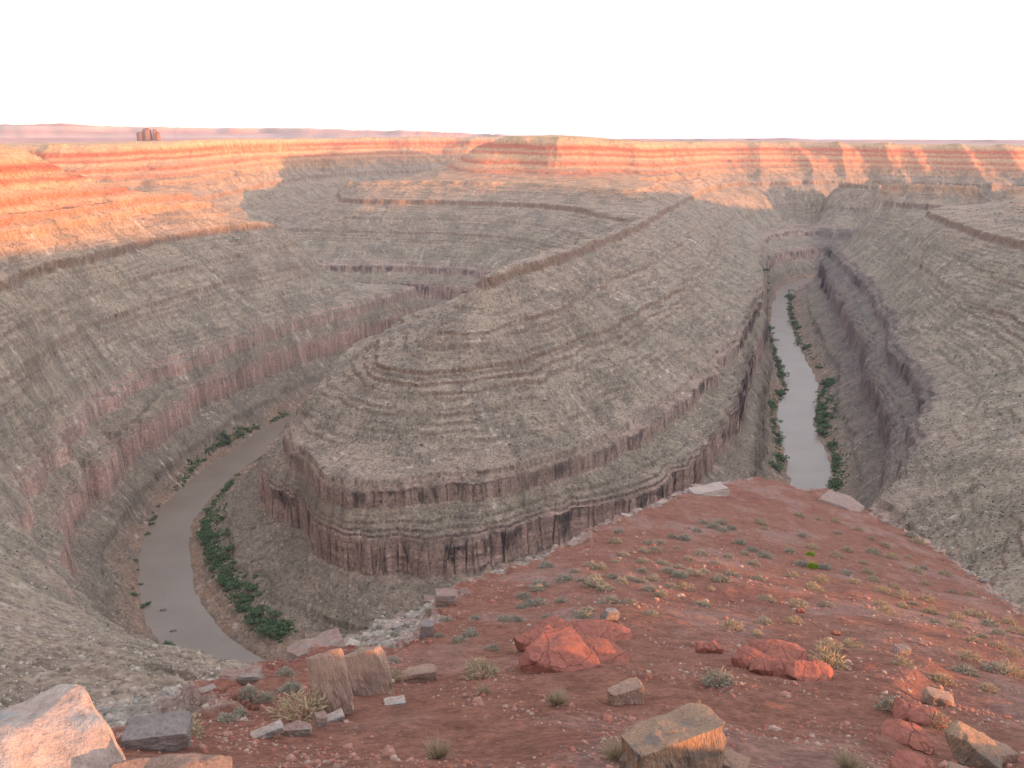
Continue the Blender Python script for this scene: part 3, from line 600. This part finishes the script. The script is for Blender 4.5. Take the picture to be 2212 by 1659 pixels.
pillow('right end slab of the cracked red slab group', 1762, 1468, (1.0, 1.5, 1.0), 64, (0, 12, -30), .35, 'boulder', 'red_boulder')
for i, (px, py, sz, lb) in enumerate([(1962,1552,(.8,.9,.75),'rounded red boulder left of the long red boulder'),(2010,1568,(1.15,.8,.7),'long red boulder partly in sun left of the grey boulder'),(1960,1600,(1.1,.9,.5),'low red ledge below the rounded red boulder'),(1990,1632,(1.0,.9,.45),'lowest red ledge near the right edge')]):
    pillow(lb, px, py, sz, 70 + i, (0, 6, -25), .3, 'boulder', 'red_boulder')
RK('boulder', 'angular grey tan boulder near the right edge', 'boulder', 2105, 1615, (1.0, .6, .55), M_GREYTOP, 81, (0, 22, -28), .12, 44, .2, cuts=12, cut_depth=(.6, .92), rough=.06)
RK('boulder', 'tan boulder behind the red boulders at the right', 'boulder', 2025, 1522, (.72, .5, .4), M_TAN, 82, (0, 10, -10), .2, 30, .2)
RK('small_stone', 'white stone under the rounded red boulder', 'stone', 1965, 1552, (.3, .2, .14), M_PALE, 83, (0, 10, 30), .1, 18, .2, loc=None)
RK('stone', 'pale stone alone on the red slope at the right', 'stone', 1945, 1412, (.62, .45, .4), M_PINK, 84, (0, 0, 10), .2, 22, .2)
RK('stone', 'orange stone below a dry shrub on the red slope', 'stone', 1728, 1324, (.45, .3, .3), M_RED, 85, (0, 0, 0), .2, 18, .2)
RK('stone', 'dark grey stone behind the red outcrop', 'stone', 1317, 1338, (.7, .5, .55), M_DARK, 86, (0, 8, 20), .2, 24, .2)
RK('stone', 'small orange stone right of the middle slope', 'stone', 1805, 1372, (.4, .3, .25), M_RED, 87, (0, 0, 0), .2, 18, .2)
RK('stone', 'square stone near the bottom right corner', 'stone', 2150, 1640, (.5, .5, .3), M_TAN, 88, (0, 10, 20), .12, 24, .2)
RK('stone', 'tan stone at the bottom right corner', 'stone', 2085, 1655, (.5, .4, .25), M_TAN, 89, (0, 10, -20), .12, 24, .2)
RK('rock_ledge', 'broken pink ledge block standing on the left edge of the red slope', 'rock', 962, 1306, (1.1, .8, .85), M_PINK, 91, (0, 4, 10), .08, 34, .15, cuts=5, layers=4, lamp=.05)
RK('rock_ledge', 'pale shelf rock at the far tip of the red slope', 'rock', 1530, 1066, (5.5, 2.6, 1.4), M_PALE, 92, (0, -3, 20), .15, 44, .45, layers=3, lamp=.04)
RK('rock_ledge', 'smooth pale slab sticking out past the right of the tip', 'rock', 1818, 1092, (6.2, 5.0, 1.6), M_PINK, 93, (0, 6, -35), .2, 44, .55, layers=2, lamp=.03)
RK('stone', 'dark pair stone on the rim right of the pale slab', 'stone', 1910, 1130, (1.2, .8, .7), M_PINK, 94, (0, 0, 0), .2, 24, .3)
RK('stone', 'dark stone with a hollow at the left edge of the red soil', 'stone', 922, 1372, (.5, .5, .7), M_DARK, 95, (0, 10, 0), .2, 24, .2)
RK('rock_ledge', 'pale broken ledge on the grey bank below the split slab', 'rock', 520, 1470, (1.1, .5, .3), M_PINK, 96, (0, 4, 14), .1, 34, .3, layers=3, lamp=.05)
RK('rock_ledge', 'grey rocky shoulder where the slope drops to the river', 'rock', 680, 1385, (2.2, 1.6, 1.3), M_PINK, 97, (0, 0, 20), .1, 36, .3, cuts=9)
for o in ROCKS: weld(o)
# rocks broken off along the rim, every one a copy of one of six stones
proto = []
for i in range(6):
    p, f = rock_shape(12, (1, random.uniform(.6, .9), random.uniform(.4, .7)), .14, 200 + i, cuts=7)
    o = mesh_np('rim_rock', p, f, [M_PINK, M_PINK, M_PINK, M_TAN, M_DARK, M_PALE][i], False); weld(o); proto.append(o)
rim_n = 0
def place_copy(pr, loc, sc, rz, label, cat, group, tilt=(0, 0)):
    o = pr.copy(); o.location = loc; o.scale = (sc, sc, sc) if not hasattr(sc, '__len__') else sc; o.rotation_euler = (tilt[0], tilt[1], rz); col.objects.link(o)
    return tag(o, label, cat, group)
ED = dense([tuple(v) for v in EDGE[3:-4]], .35)
rr_ = random.Random(5)
for k in range(260):
    a = ED[rr_.randrange(len(ED))]; left = a[0] < .12 * a[1] + 1
    off = rr_.gauss(.3, .5) if not left else rr_.gauss(1.8, 2.0)
    n_ = np.array([-1, .35]) if left else np.array([.5, .85]); n_ = n_ / np.linalg.norm(n_)
    x, y = a + n_ * off; d = math.hypot(x, y); sc = rr_.uniform(.15, .6) ** 1.3 * (.5 + d / 60)
    if d > 84 or (off < -.5): continue
    z = float(hill(np.array([x]), np.array([y]))[0])
    place_copy(proto[rr_.randrange(6)], (x, y, z + .05 * sc), (sc, sc, sc * rr_.uniform(.6, 1.1)), rr_.uniform(0, 6.3), 'broken angular rock lying along the rim of the red slope', 'rock', 'broken rocks along the rim', (rr_.uniform(-.25, .25), rr_.uniform(-.25, .25)))
for o in proto: bpy.data.objects.remove(o)
# pebbles and gravel: nobody could count them
def scatter_mesh(name, pts, sizes, mat, label, seed, squash=.6, cols=None, base='octa', embed=.15):
    rng = np.random.default_rng(seed); n = len(pts)
    if base == 'octa': b = np.array([(1,0,0),(0,1,0),(-1,0,0),(0,-1,0),(0,0,1),(0,0,-1.)]); f = np.array([(0,1,4),(1,2,4),(2,3,4),(3,0,4),(1,0,5),(2,1,5),(3,2,5),(0,3,5)])
    else:
        b = np.array([(-1,-1,-1),(1,-1,-1),(1,1,-1),(-1,1,-1),(-.8,-.8,1),(.8,-.8,1),(.8,.8,1),(-.8,.8,1.)]) * .75; f = np.array([(0,1,5),(0,5,4),(1,2,6),(1,6,5),(2,3,7),(2,7,6),(3,0,4),(3,4,7),(4,5,6),(4,6,7)])
    v = b[None] * (1 + rng.uniform(-.35, .35, (n, len(b), 3))) * sizes[:, None, None]; v[..., 2] *= squash
    a = rng.uniform(0, 6.3, n); c, s = np.cos(a)[:, None], np.sin(a)[:, None]; x = v[..., 0] * c - v[..., 1] * s; y = v[..., 0] * s + v[..., 1] * c
    V = np.stack([x, y, v[..., 2]], -1) + pts[:, None, :]; V[..., 2] += (sizes * squash * (.5 - embed))[:, None]
    Fq = (f[None] + (np.arange(n) * len(b))[:, None, None]).reshape(-1, 3)
    o = mesh_np(name, V.reshape(-1, 3), Fq, mat, False, None if cols is None else np.repeat(cols, len(b), 0)); return tag(o, label, kind='stuff')
def attr_mat(name, rough=.95, nscale=20, lo=.75, hi=1.25):
    m = NT(name); a = m.n('ShaderNodeAttribute', attribute_name='Col').outputs['Color']
    m.l(m.mixc(1.0, a, m.ramp(m.noise(nscale, 3, .6, m.pos()), [(.3, g3(lo)), (.7, g3(hi))]), 'MULTIPLY'), m.b.inputs['Base Color']); return m.m
M_STONE = attr_mat('loose_stone')
def gravel():
    n = 34000; th = RNG.uniform(-.75, .72, n); r = np.exp(RNG.uniform(math.log(4.5), math.log(60), n)); x, y = r * np.sin(th), r * np.cos(th)
    z, e, l = hill(x, y, True); dens = sm(fbm(x / 2.5, y / 2.5, 320, 3), -.35, .5) + sm(e, -1, .5) * .9
    k = (RNG.uniform(0, 1, n) < dens) & (e < 7); x, y, z, e, r = x[k], y[k], z[k], e[k], r[k]
    s = np.exp(RNG.normal(-4.3, .5, len(x))) * (.7 + r / 18) * (1 + 1.2 * sm(e, -.5, .8)); s = np.minimum(s, .38)
    pal = np.array([(.30,.12,.085),(.33,.17,.13),(.34,.23,.18),(.26,.10,.07),(.30,.15,.11),(.22,.13,.105)]); c = pal[RNG.integers(0, 6, len(x))]; g = sm(e, -.3, .6)[:, None]
    pg = np.array([(.33,.27,.22),(.27,.23,.19),(.38,.31,.26),(.2,.17,.15),(.3,.22,.18),(.25,.22,.19)])[RNG.integers(0, 6, len(x))]
    scatter_mesh('gravel', np.stack([x, y, z], 1), s, M_STONE, 'loose gravel and stone chips over the red slope', 5, .55, c * (1 - g) + pg * g, 'box')
gravel()

# ------------------------------------------------------------------ shrubs
def leaf_mat(name, a, b, dry):
    m = NT(name); i = m.n('ShaderNodeObjectInfo').outputs['Random']; q = m.noise(9, 3, .6, m.obj())
    c = m.mixc(m.ramp(q, [(.35, g3(0)), (.65, g3(1))]), a, b); c = m.mixc(m.ramp(i, [(.3, g3(0)), (1, g3(.55))]), c, dry)
    m.l(c, m.b.inputs['Base Color']); m.b.inputs['Subsurface Weight'].default_value = 0; return m.m
ML_SAGE = leaf_mat('sage_leaf', (.225, .21, .16), (.29, .265, .205), (.31, .265, .19))
ML_DRY = leaf_mat('dry_leaf', (.36, .28, .18), (.28, .22, .14), (.40, .30, .18))
ML_GREEN = leaf_mat('bright_leaf', (.17, .26, .02), (.23, .32, .03), (.17, .26, .02))
ML_RIVER = leaf_mat('riverside_leaf', (.07, .115, .055), (.11, .15, .075), (.13, .15, .08))
def tuft(name, mat, seed, n, h, blade, spread, flat=.6, grass=False):
    """a mound of many short thin leaves and twigs growing from one root"""
    rng = np.random.default_rng(seed); V = []; F = []; lob = rng.uniform(.75, 1.15, 9)
    for k in range(n):
        a = rng.uniform(0, 2 * math.pi); el = math.acos(rng.uniform(.02, 1)) * spread
        d = np.array([math.cos(a) * math.sin(el), math.sin(a) * math.sin(el), math.cos(el) * flat]); L = h * lob[int(a / 6.2832 * 9) % 9]
        if grass: b = np.array([math.cos(a), math.sin(a), 0]) * h * .2 * rng.random(); tip = b + d * L * rng.uniform(.5, 1.15)
        else: t = rng.uniform(.25, 1) ** .6; b = d * L * t; tip = b + (d * .5 + rng.normal(0, .45, 3)) * L * .30
        sd = np.cross(tip - b, rng.normal(size=3)); sd /= np.linalg.norm(sd) + 1e-6; wd = blade * rng.uniform(.6, 1.4); b[2] = max(b[2], -.02); i = len(V); mid = (b + tip) / 2 + np.array([0, 0, .02 * L])
        V += [b - sd * wd * .4, b + sd * wd * .4, mid + sd * wd, mid - sd * wd, tip]; F += [(i, i + 1, i + 2, i + 3), (i + 3, i + 2, i + 4, i + 4)]
    me = bpy.data.meshes.new(name); me.from_pydata([tuple(v) for v in V], [], [tuple(dict.fromkeys(q)) for q in F]); me.materials.append(mat); me.update()
    o = bpy.data.objects.new(name, me); return o
SAGE = [tuft('sage_shrub', ML_SAGE, 400 + i, 900, .34, .010, 1.15, .75) for i in range(4)]
DRY = [tuft('dry_shrub', ML_DRY, 420 + i, 800, .36, .009, 1.1, .8) for i in range(3)]
GRASS = [tuft('grass_tuft', ML_DRY, 440 + i, 260, .42, .005, .75, 1.0, True) for i in range(2)]
GREEN = [tuft('green_shrub', ML_GREEN, 450, 900, .3, .015, 1.25, .8)]
sage_px = [(825,40),(915,75),(950,65),(905,40),(800,75),(690,100),(745,110),(575,165),(600,130),(640,130),(715,150),(820,178),(445,208),(445,122),(460,82),(650,218),(720,232),(680,252),(725,270),(785,263),(830,255),(565,210),(380,238),(225,288),(150,230),(125,312),(300,290),(355,308),(435,275),(515,285),(555,295),(610,285),(600,330),(690,318),(985,128),(1005,175),(1040,158),(1090,187),(1045,222),(950,268),(905,290),(1060,285),(1200,165),(1255,95),(1250,222),(50,360),(40,408),(95,395),(20,462),(160,452),(300,448),(425,385),(510,385),(600,438),(210,380),(110,330),(930,185),(870,60),(620,160),(480,180),(340,225),(270,250),(760,200),(880,215),(560,250),(475,300),(400,330),(640,350),(330,420)]
dry_px = [(1070,40),(1090,65),(1325,25),(1410,85),(1495,68),(1555,110),(1610,138),(1720,95),(1750,125),(1395,33),(1240,8),(1350,235),(1400,185),(1520,215),(1535,255),(1450,262),(1305,330),(1335,290),(1210,270),(1100,375),(1240,400),(1220,470),(1060,525),(1360,400),(1600,335),(1655,320),(1740,250),(1775,235),(1790,305),(1710,190),(1870,262),(1905,340),(1975,350),(1600,395),(1690,405),(1735,390),(1790,375),(1810,425),(1620,430),(1830,470),(1915,450),(1990,440),(2035,445),(2065,480),(2150,475),(2190,515),(1920,490),(2030,530),(1990,550),(2110,580),(1980,630),(1970,690),(1690,655),(2065,735),(2150,690),(2090,680),(1855,725),(1380,590),(1475,575),(820,400),(745,325),(860,330),(950,495),(1090,475),(1300,150),(1450,160),(1640,190),(1560,170),(1480,300),(1560,290),(1680,360),(2100,520),(2170,610)]
left_px = [(2050,455),(2180,460),(1985,550),(2030,525),(2130,585),(1925,460),(1895,530),(1145,800),(1255,765),(1070,775),(1235,695),(1030,870),(980,895),(1690,470),(1640,560),(1560,600),(1850,420),(1700,640)]
for i, (a, b) in enumerate(sage_px + dry_px):
    s_ = i < len(sage_px); L_ = on_hill(1106 + .5 * a, 1108 + .5 * b + 3); d = math.hypot(L_[0], L_[1])
    big = 1.45 if (a, b) in ((1305,330),(1240,400),(1600,335),(1655,320),(1740,250),(355,308),(1045,222)) else 1
    sc = rr_.uniform(.5, 1.0) * big * (.62 + d / 75)
    if s_: place_copy(SAGE[i % 4], L_, (sc * 1.15, sc * 1.15, sc), rr_.uniform(0, 6), 'low grey green sage shrub on the shaded side of the red slope', 'shrub', 'grey sage shrubs on the red slope')
    else: place_copy(DRY[i % 3] if i % 4 else SAGE[i % 3], L_, (sc * 1.1, sc * 1.1, sc * .95), rr_.uniform(0, 6), 'low straw coloured shrub on the sunny right side of the red slope', 'shrub', 'straw coloured shrubs on the red slope')
for i, (a, b) in enumerate(left_px):
    L_ = on_hill(.5 * a, 1108 + .5 * b + 3); sc = rr_.uniform(.4, .7) * (.6 + L_[1] / 75)
    place_copy(SAGE[i % 4], L_, (sc * 1.2, sc * 1.2, sc), rr_.uniform(0, 6), 'small grey shrub near the left edge of the red slope', 'shrub', 'grey shrubs by the left rim')
for px, py, sc, pr, lb in [(1750,1200,.95,GREEN[0],'smaller bright green shrub behind its twin on the red slope'),(1756,1226,1.15,GREEN[0],'larger bright green shrub in front of its twin on the red slope'),
    (655,1556,1.15,DRY[0],'big dry grey bush at the foot of the split slab'),(1790,1440,1.25,DRY[1],'round pale bush behind the cracked red slabs'),(1552,1478,.75,SAGE[1],'lone sage shrub in the middle of the gravel'),(1204,1522,.7,GRASS[0],'dry grass tuft left of the small block'),
    (1830,1662,.62,GRASS[1],'yellow green grass tuft at the bottom edge in the sun'),(2023,1573,.7,DRY[2],'pale tuft between the long red boulder and the grey boulder'),(1930,1532,.7,SAGE[2],'grey shrub left of the rounded red boulder'),(1040,1462,.95,DRY[2],'dry twiggy shrub on bare soil right of the plank like stone'),
    (850,1470,.6,DRY[0],'straw tuft against the right side of the split slab'),(945,1622,.6,GRASS[0],'thin grass tuft at the bottom centre left'),(1045,1500,.5,GRASS[1],'very thin grass tuft below the dry twiggy shrub'),(1335,1640,.65,GRASS[0],'dry grass against the left side of the fluted block'),(400,1590,.7,DRY[1],'dry bush at the right end of the dark boulder')]:
    place_copy(pr, on_hill(px, py), sc, rr_.uniform(0, 6), lb, 'shrub' if pr not in GRASS else 'grass tuft', None)

# ------------------------------------------------------------------ life on the canyon floor and slopes
def bush(seed):
    rng = np.random.default_rng(seed); V = []; F = []
    cl = [(rng.normal(0, .45), rng.normal(0, .45), rng.uniform(.25, .75)) for _ in range(7)]
    for k in range(420):
        c = np.array(cl[rng.integers(7)]); d = rng.normal(size=3); d /= np.linalg.norm(d); p = c + d * rng.uniform(.25, .5) * np.array([1, 1, .8]); p[2] = max(p[2], .02)
        t = rng.normal(size=3); u = np.cross(d, t); u /= np.linalg.norm(u) + 1e-6; v = np.cross(d + .6 * t, u); v /= np.linalg.norm(v) + 1e-6; s = rng.uniform(.07, .15); i = len(V)
        V += [p - u * s, p + v * s * .6, p + u * s, p - v * s * .6]; F.append((i, i + 1, i + 2, i + 3))
    for k in range(5):
        a = rng.uniform(0, 6.3); i = len(V); V += [(-.03, 0, 0), (.03, 0, 0), (.4 * math.cos(a), .4 * math.sin(a), .6)]; F.append((i, i + 1, i + 2))
    me = bpy.data.meshes.new('riverside_bush'); me.from_pydata([tuple(map(float, v)) for v in V], [], F); me.materials.append(ML_RIVER); me.update(); return bpy.data.objects.new('riverside_bush', me)
BUSH = [bush(500 + i) for i in range(4)]
def bank(px_pts, n, jit, size, label, group, out, seed, lo=0, hi=1):
    rg = random.Random(seed); pts = dense([P(a, b, -299) for a, b in px_pts], 2.0)
    for k in range(n):
        q = pts[int(len(pts) * rg.uniform(lo, hi)) % len(pts)]; o = abs(rg.gauss(0, jit)) + 1.5; x = q[0] + out[0] * o; y = q[1] + out[1] * o
        z = max(float(canyon(np.array([x]), np.array([y]))[0][0]), -299.5 + float(dip(x, y)))
        s = size * rg.uniform(.55, 1.3); place_copy(BUSH[rg.randrange(4)], (x, y, z - .1), (s * 1.1, s * 1.1, s * rg.uniform(.4, .75)), rg.uniform(0, 6), label, 'bush', group)
bank([(440,1145),(433,1180),(446,1205),(456,1240),(466,1266),(480,1285),(510,1336),(550,1371),(595,1400)], 84, 6.0, 4.6, 'dense green bush on the inner bank of the near left river bend', 'green bushes on the inner left bank', (.85, .5), 1)
bank([(519,1019),(476,1073),(440,1120)], 13, 2, 3, 'small green bush on the inner bank upstream of the bend', 'small bushes on the upper inner bank', (.9, .3), 2)
bank([(560,925),(470,980),(430,1010),(400,1040)], 22, 4, 4.4, 'green bush on the far bank of the left river arm', 'green bushes on the far left bank', (-.9, .3), 3)
bank([(385,1060),(345,1110),(318,1165),(305,1221),(330,1321)], 14, 6, 2.4, 'scattered dark bush on the outer bank of the left bend', 'scattered bushes on the outer left bank', (-1, .1), 4)
bank([(365,1386),(395,1415),(430,1442)], 14, 4, 3, 'green bush where the left river bend meets the near slope', 'bushes by the lower end of the bend', (-.8, -.5), 5)
bank([(1656,640),(1651,688),(1660,715),(1671,752),(1678,777),(1701,843),(1675,880),(1668,893),(1681,940),(1693,996),(1683,1026)], 68, 3.5, 6.2, 'green bush on the left bank of the right river arm', 'green bushes on the left bank of the right arm', (-.95, .2), 6)
bank([(1701,635),(1705,682),(1721,743),(1741,767),(1765,803)], 34, 5, 6.2, 'green bush on the upper right bank of the right river arm', 'green bushes on the upper right bank', (.95, -.2), 7)
bank([(1783,833),(1765,863),(1761,920),(1775,945)], 34, 9, 6.6, 'green bush on the wide grove of the right river arm', 'green bushes in the right bank grove', (.95, .1), 8)
bank([(1788,966),(1801,1006),(1797,1055)], 16, 4, 5.4, 'green bush on the lower right bank of the right river arm', 'green bushes on the lower right bank', (.95, -.2), 9)
for px, py, lb in [(352,1316, 'smaller dark rock breaking the water of the left bend'), (374,1361, 'larger pale rock breaking the water of the left bend')]:
    x, y = P(px, py, -299); RKo = rock('river_rock', lb, 'rock', 0, 0, (4.2, 1.8, 1.4), M_DARK, 600 + px, (0, 0, 20), .3, 16, .4, loc=(x, y, -299.6 + float(dip(x, y))))
def understory():
    rg = np.random.default_rng(77); S, Z_ = [], []
    for pts, out, wd, n in [([(445,1125),(433,1180),(456,1240),(480,1285),(510,1336),(550,1371),(598,1402)], (.85, .5), 7, 900), ([(640,955),(609,966),(519,1019),(476,1073),(445,1125)], (.9, .3), 3, 420), ([(628,892),(560,925),(470,980),(430,1010),(385,1060)], (-.9, .3), 3, 450),
        ([(1661,612),(1656,640),(1651,688),(1660,715),(1671,752),(1678,777),(1701,843),(1675,880),(1668,893),(1681,940),(1693,996),(1683,1026)], (-.95, .2), 4, 1300), ([(1701,625),(1705,682),(1721,743),(1741,767),(1765,803)], (.95, -.2), 5, 700), ([(1783,833),(1765,863),(1761,920),(1788,966),(1801,1006),(1797,1060)], (.95, .1), 6, 900)]:
        p = dense([P(a, b, -299) for a, b in pts], 2.0); q = p[rg.integers(0, len(p), n)]; o = np.abs(rg.normal(0, wd, n)) + .5; keep = noise(q[:, 0] / 30, q[:, 1] / 30, 78) > -.35
        S.append((q + o[:, None] * np.array(out) + rg.normal(0, 1, (n, 2)))[keep])
    S = np.concatenate(S); z = np.maximum(canyon(S[:, 0], S[:, 1])[0], -299.5 + dip(S[:, 0], S[:, 1])); s_ = np.exp(rg.normal(.05, .35, len(S)))
    c = np.array([(.075,.115,.05),(.11,.14,.07),(.06,.095,.045),(.15,.155,.085)])[rg.integers(0, 4, len(S))]
    scatter_mesh('riverside_growth', np.stack([S[:, 0], S[:, 1], z], 1), s_, M_SCRUB, 'low green growth along the water edge', 79, .7, c)
M_SCRUB = attr_mat('scrub_leaf', nscale=1, lo=.7, hi=1.3)
def slopes():
    n = 260000; th = RNG.uniform(-.66, .66, n); r = np.exp(RNG.uniform(math.log(170), math.log(1700), n)); x, y = r * np.sin(th), r * np.cos(th)
    z, zl, st, s = canyon(x, y)[:4]; e = 1.5; gx = (canyon(x + e, y)[0] - z) / e; gy = (canyon(x, y + e)[0] - z) / e; g = np.hypot(gx, gy)
    ok = (zl > -297) & (zl < -8) & (g < 1.1)
    dens = sm(fbm(x / 33, y / 33, 98, 3) - .3 * st, -.5, .5) * .9 + .1; k = ok & (RNG.uniform(0, 1, n) < dens); q = np.nonzero(k)[0]
    a = q[:len(q) * 6 // 10]; b = q[len(q) * 6 // 10:]
    a = a[r[a] > 380]; sz = np.exp(RNG.normal(-1.15, .35, len(a))) * (.8 + r[a] / 1600); c = np.array([(.10,.09,.065),(.13,.112,.08),(.08,.075,.055),(.16,.135,.10)])[RNG.integers(0, 4, len(a))]
    scatter_mesh('desert_scrub', np.stack([x, y, z], 1)[a], sz, M_SCRUB, 'tiny dark scrub dotting the canyon slopes', 6, .75, c)
    sz = np.exp(RNG.normal(-1.35, .5, len(b))) * (.8 + r[b] / 1600); c = np.array([(.36,.30,.24),(.31,.25,.2),(.24,.19,.155),(.42,.36,.3)])[RNG.integers(0, 4, len(b))]
    red = sm(zl[b], -80, -60)[:, None]; c = c * (1 - red) + np.array([.42, .24, .14]) * red
    scatter_mesh('talus_boulders', np.stack([x, y, z], 1)[b], np.minimum(sz, 2.2), M_STONE, 'fallen boulders strewn over the canyon slopes', 7, .7, c, 'box')
understory(); slopes(); print('slopes', time.time() - T0)

# ------------------------------------------------------------------ the far desert: butte, mesas, plain
def butte():
    D_ = 5200.; x0 = ((322 / 2.16 - 512) / FPX) * D_ * math.cos(PITCH); sc = D_ * math.cos(PITCH) / FPX
    def tower(name, cx, w_, h_, dp, seed):
        n = 40; t = np.linspace(0, 1, n); a = np.linspace(0, 2 * math.pi, 49)[:-1]; T, A = np.meshgrid(t, a, indexing='ij')
        rad = (1.0 - .22 * T ** 1.5) * (1 + .10 * noise(A * 3, T * 2, seed) + .12 * noise(np.cos(A) * 3, np.sin(A) * 3, seed + 1)); top = h_ * (1 - .12 * np.abs(noise(np.cos(A) * 1.5, np.sin(A) * 1.5, seed + 2)))
        cap = sm(T, .9, 1.0); rad = rad * (1 - .95 * cap); X = cx + np.cos(A) * rad * w_ / 2; Y = np.sin(A) * rad * dp / 2; Z = np.minimum(T / .93, 1) * top + cap * h_ * .03
        V = np.stack([X, Y, Z], -1).reshape(-1, 3); i = np.arange(n - 1)[:, None] * 48; j = np.arange(48)[None]; j2 = (j + 1) % 48
        return mesh_np(name, V, np.stack([i + j, i + j2, i + 48 + j2, i + 48 + j], -1).reshape(-1, 4), MB_, False)
    m = NT('butte_rock'); m.l(m.ramp(m.noise(.02, 5, .7, m.pos()), [(.35, (.18, .085, .06)), (.65, (.30, .15, .10))]), m.b.inputs['Base Color']); m.bump(m.noise(.06, 6, .7, m.pos()), 12, 1); MB_ = m.m
    root = bpy.data.objects.new('rock_butte', None); col.objects.link(root); root.location = (x0, D_, -60); tag(root, 'dark red butte with broken towers alone on the far plain', 'butte')
    base = 12 * sc * .42
    for nm, a, b, h_, dp, sd in (('tower', -7.5, 8.5, 9.3, 60, 1), ('tower', -1.2, 8.8, 12.6, 66, 2), ('tower', 6.4, 4.4, 11.6, 44, 3), ('tower', 9.0, 5.0, 9.4, 44, 4), ('talus_skirt', 1, 27, 2.6, 150, 5)):
        o = tower(nm, a * sc, b * sc, 45 + h_ * sc, dp, sd) if nm == 'tower' else tower(nm, a * sc, b * sc, 45 + h_ * sc * .5, dp, sd); o.parent = root
butte()
def mesas():
    D_ = 13500.; n = 900; th = np.linspace(-.75, .75, n); m = NT('mesa_rock'); s = m.n('ShaderNodeSeparateXYZ'); m.l(m.pos(), s.inputs[0])
    mr = m.n('ShaderNodeMapRange', i_1=-80.0, i_2=260.0); m.l(s.outputs[2], mr.inputs[0])
    c = m.ramp(mr.outputs[0], [(0, (.34, .2, .14)), (.25, (.30, .13, .09)), (.3, (.4, .26, .2)), (.5, (.33, .15, .10)), (.7, (.42, .28, .2)), (.75, (.33, .14, .10)), (1, (.38, .22, .16))])
    m.l(m.mixc(1.0, c, m.ramp(m.noise(.002, 5, .6, m.pos()), [(.3, g3(.8)), (.7, g3(1.2))]), 'MULTIPLY'), m.b.inputs['Base Color'])
    px = (np.tan(th) * FPX / math.cos(PITCH) * 1.0 + 512) * 2.16                  # where each bearing falls on the print
    top = np.interp(px, [-600,0,60,120,165,190,300,480,560,700,780,900,1000,1090,1130,1250,1500,1650,1700,1760,2100,2212,3000], [270,275,275,272,273,276,277,279,278,280,283,284,289,292,299,301,301,300,299,302,303,303,303])
    H = (301 - top) / 2.16 / FPX * D_ * .98
    H = H + np.where(H > 20, 1, .2) * (14 * fbm(th * 60, th * 0, 700, 4)) + np.where((px > 960) & (px < 1080), 18 * np.maximum(noise(th * 260, th * 0, 702), 0), 0); H = np.maximum(H, -40)
    rows = [(0, -80, 0), (.25, .0, .18), (.5, .0, .35), (.62, 0, .62), (.8, 0, .7), (.86, 0, 1.0), (1.3, 0, 1.0)]
    V = []
    for k, (dd, z0, hf) in enumerate(rows):
        rr = D_ - 1500 + dd * 2200 + 500 * fbm(th * 14, th * 0 + k * .15, 705, 3) * (k > 0); z = np.where(k == 0, -90, -75 + (H + 75) * hf); V.append(np.stack([rr * np.sin(th), rr * np.cos(th), z], 1))
    V.append(V[-1] + np.array([0, 600, -500]))
    o = mesh_np('distant_mesas', np.concatenate(V), grid_faces(len(V), n)[:, ::-1], m.m, True); tag(o, 'pale pink line of mesas on the horizon', kind='structure')
mesas()

# ------------------------------------------------------------------ haze
def haze():
    m = bpy.data.materials.new('haze_air'); m.use_nodes = True; t = m.node_tree; t.nodes.remove(t.nodes['Principled BSDF'])
    v = t.nodes.new('ShaderNodeVolumePrincipled'); v.inputs['Color'].default_value = (.66, .77, 1.0, 1); v.inputs['Density'].default_value = HAZE; v.inputs['Anisotropy'].default_value = .0
    t.links.new(v.outputs[0], t.nodes['Material Output'].inputs['Volume'])
    bm = bmesh.new(); bmesh.ops.create_cube(bm, size=1); me = bpy.data.meshes.new('haze'); bm.to_mesh(me); bm.free()
    o = bpy.data.objects.new('haze', me); col.objects.link(o); o.scale = (124000, 124000, 1100); o.location = (0, 0, -900 + 550 + 120); me.materials.append(m); tag(o, 'thin pale haze filling the canyon air', kind='stuff')
HAZE = 3.0e-5
haze()
print('script', time.time() - T0)
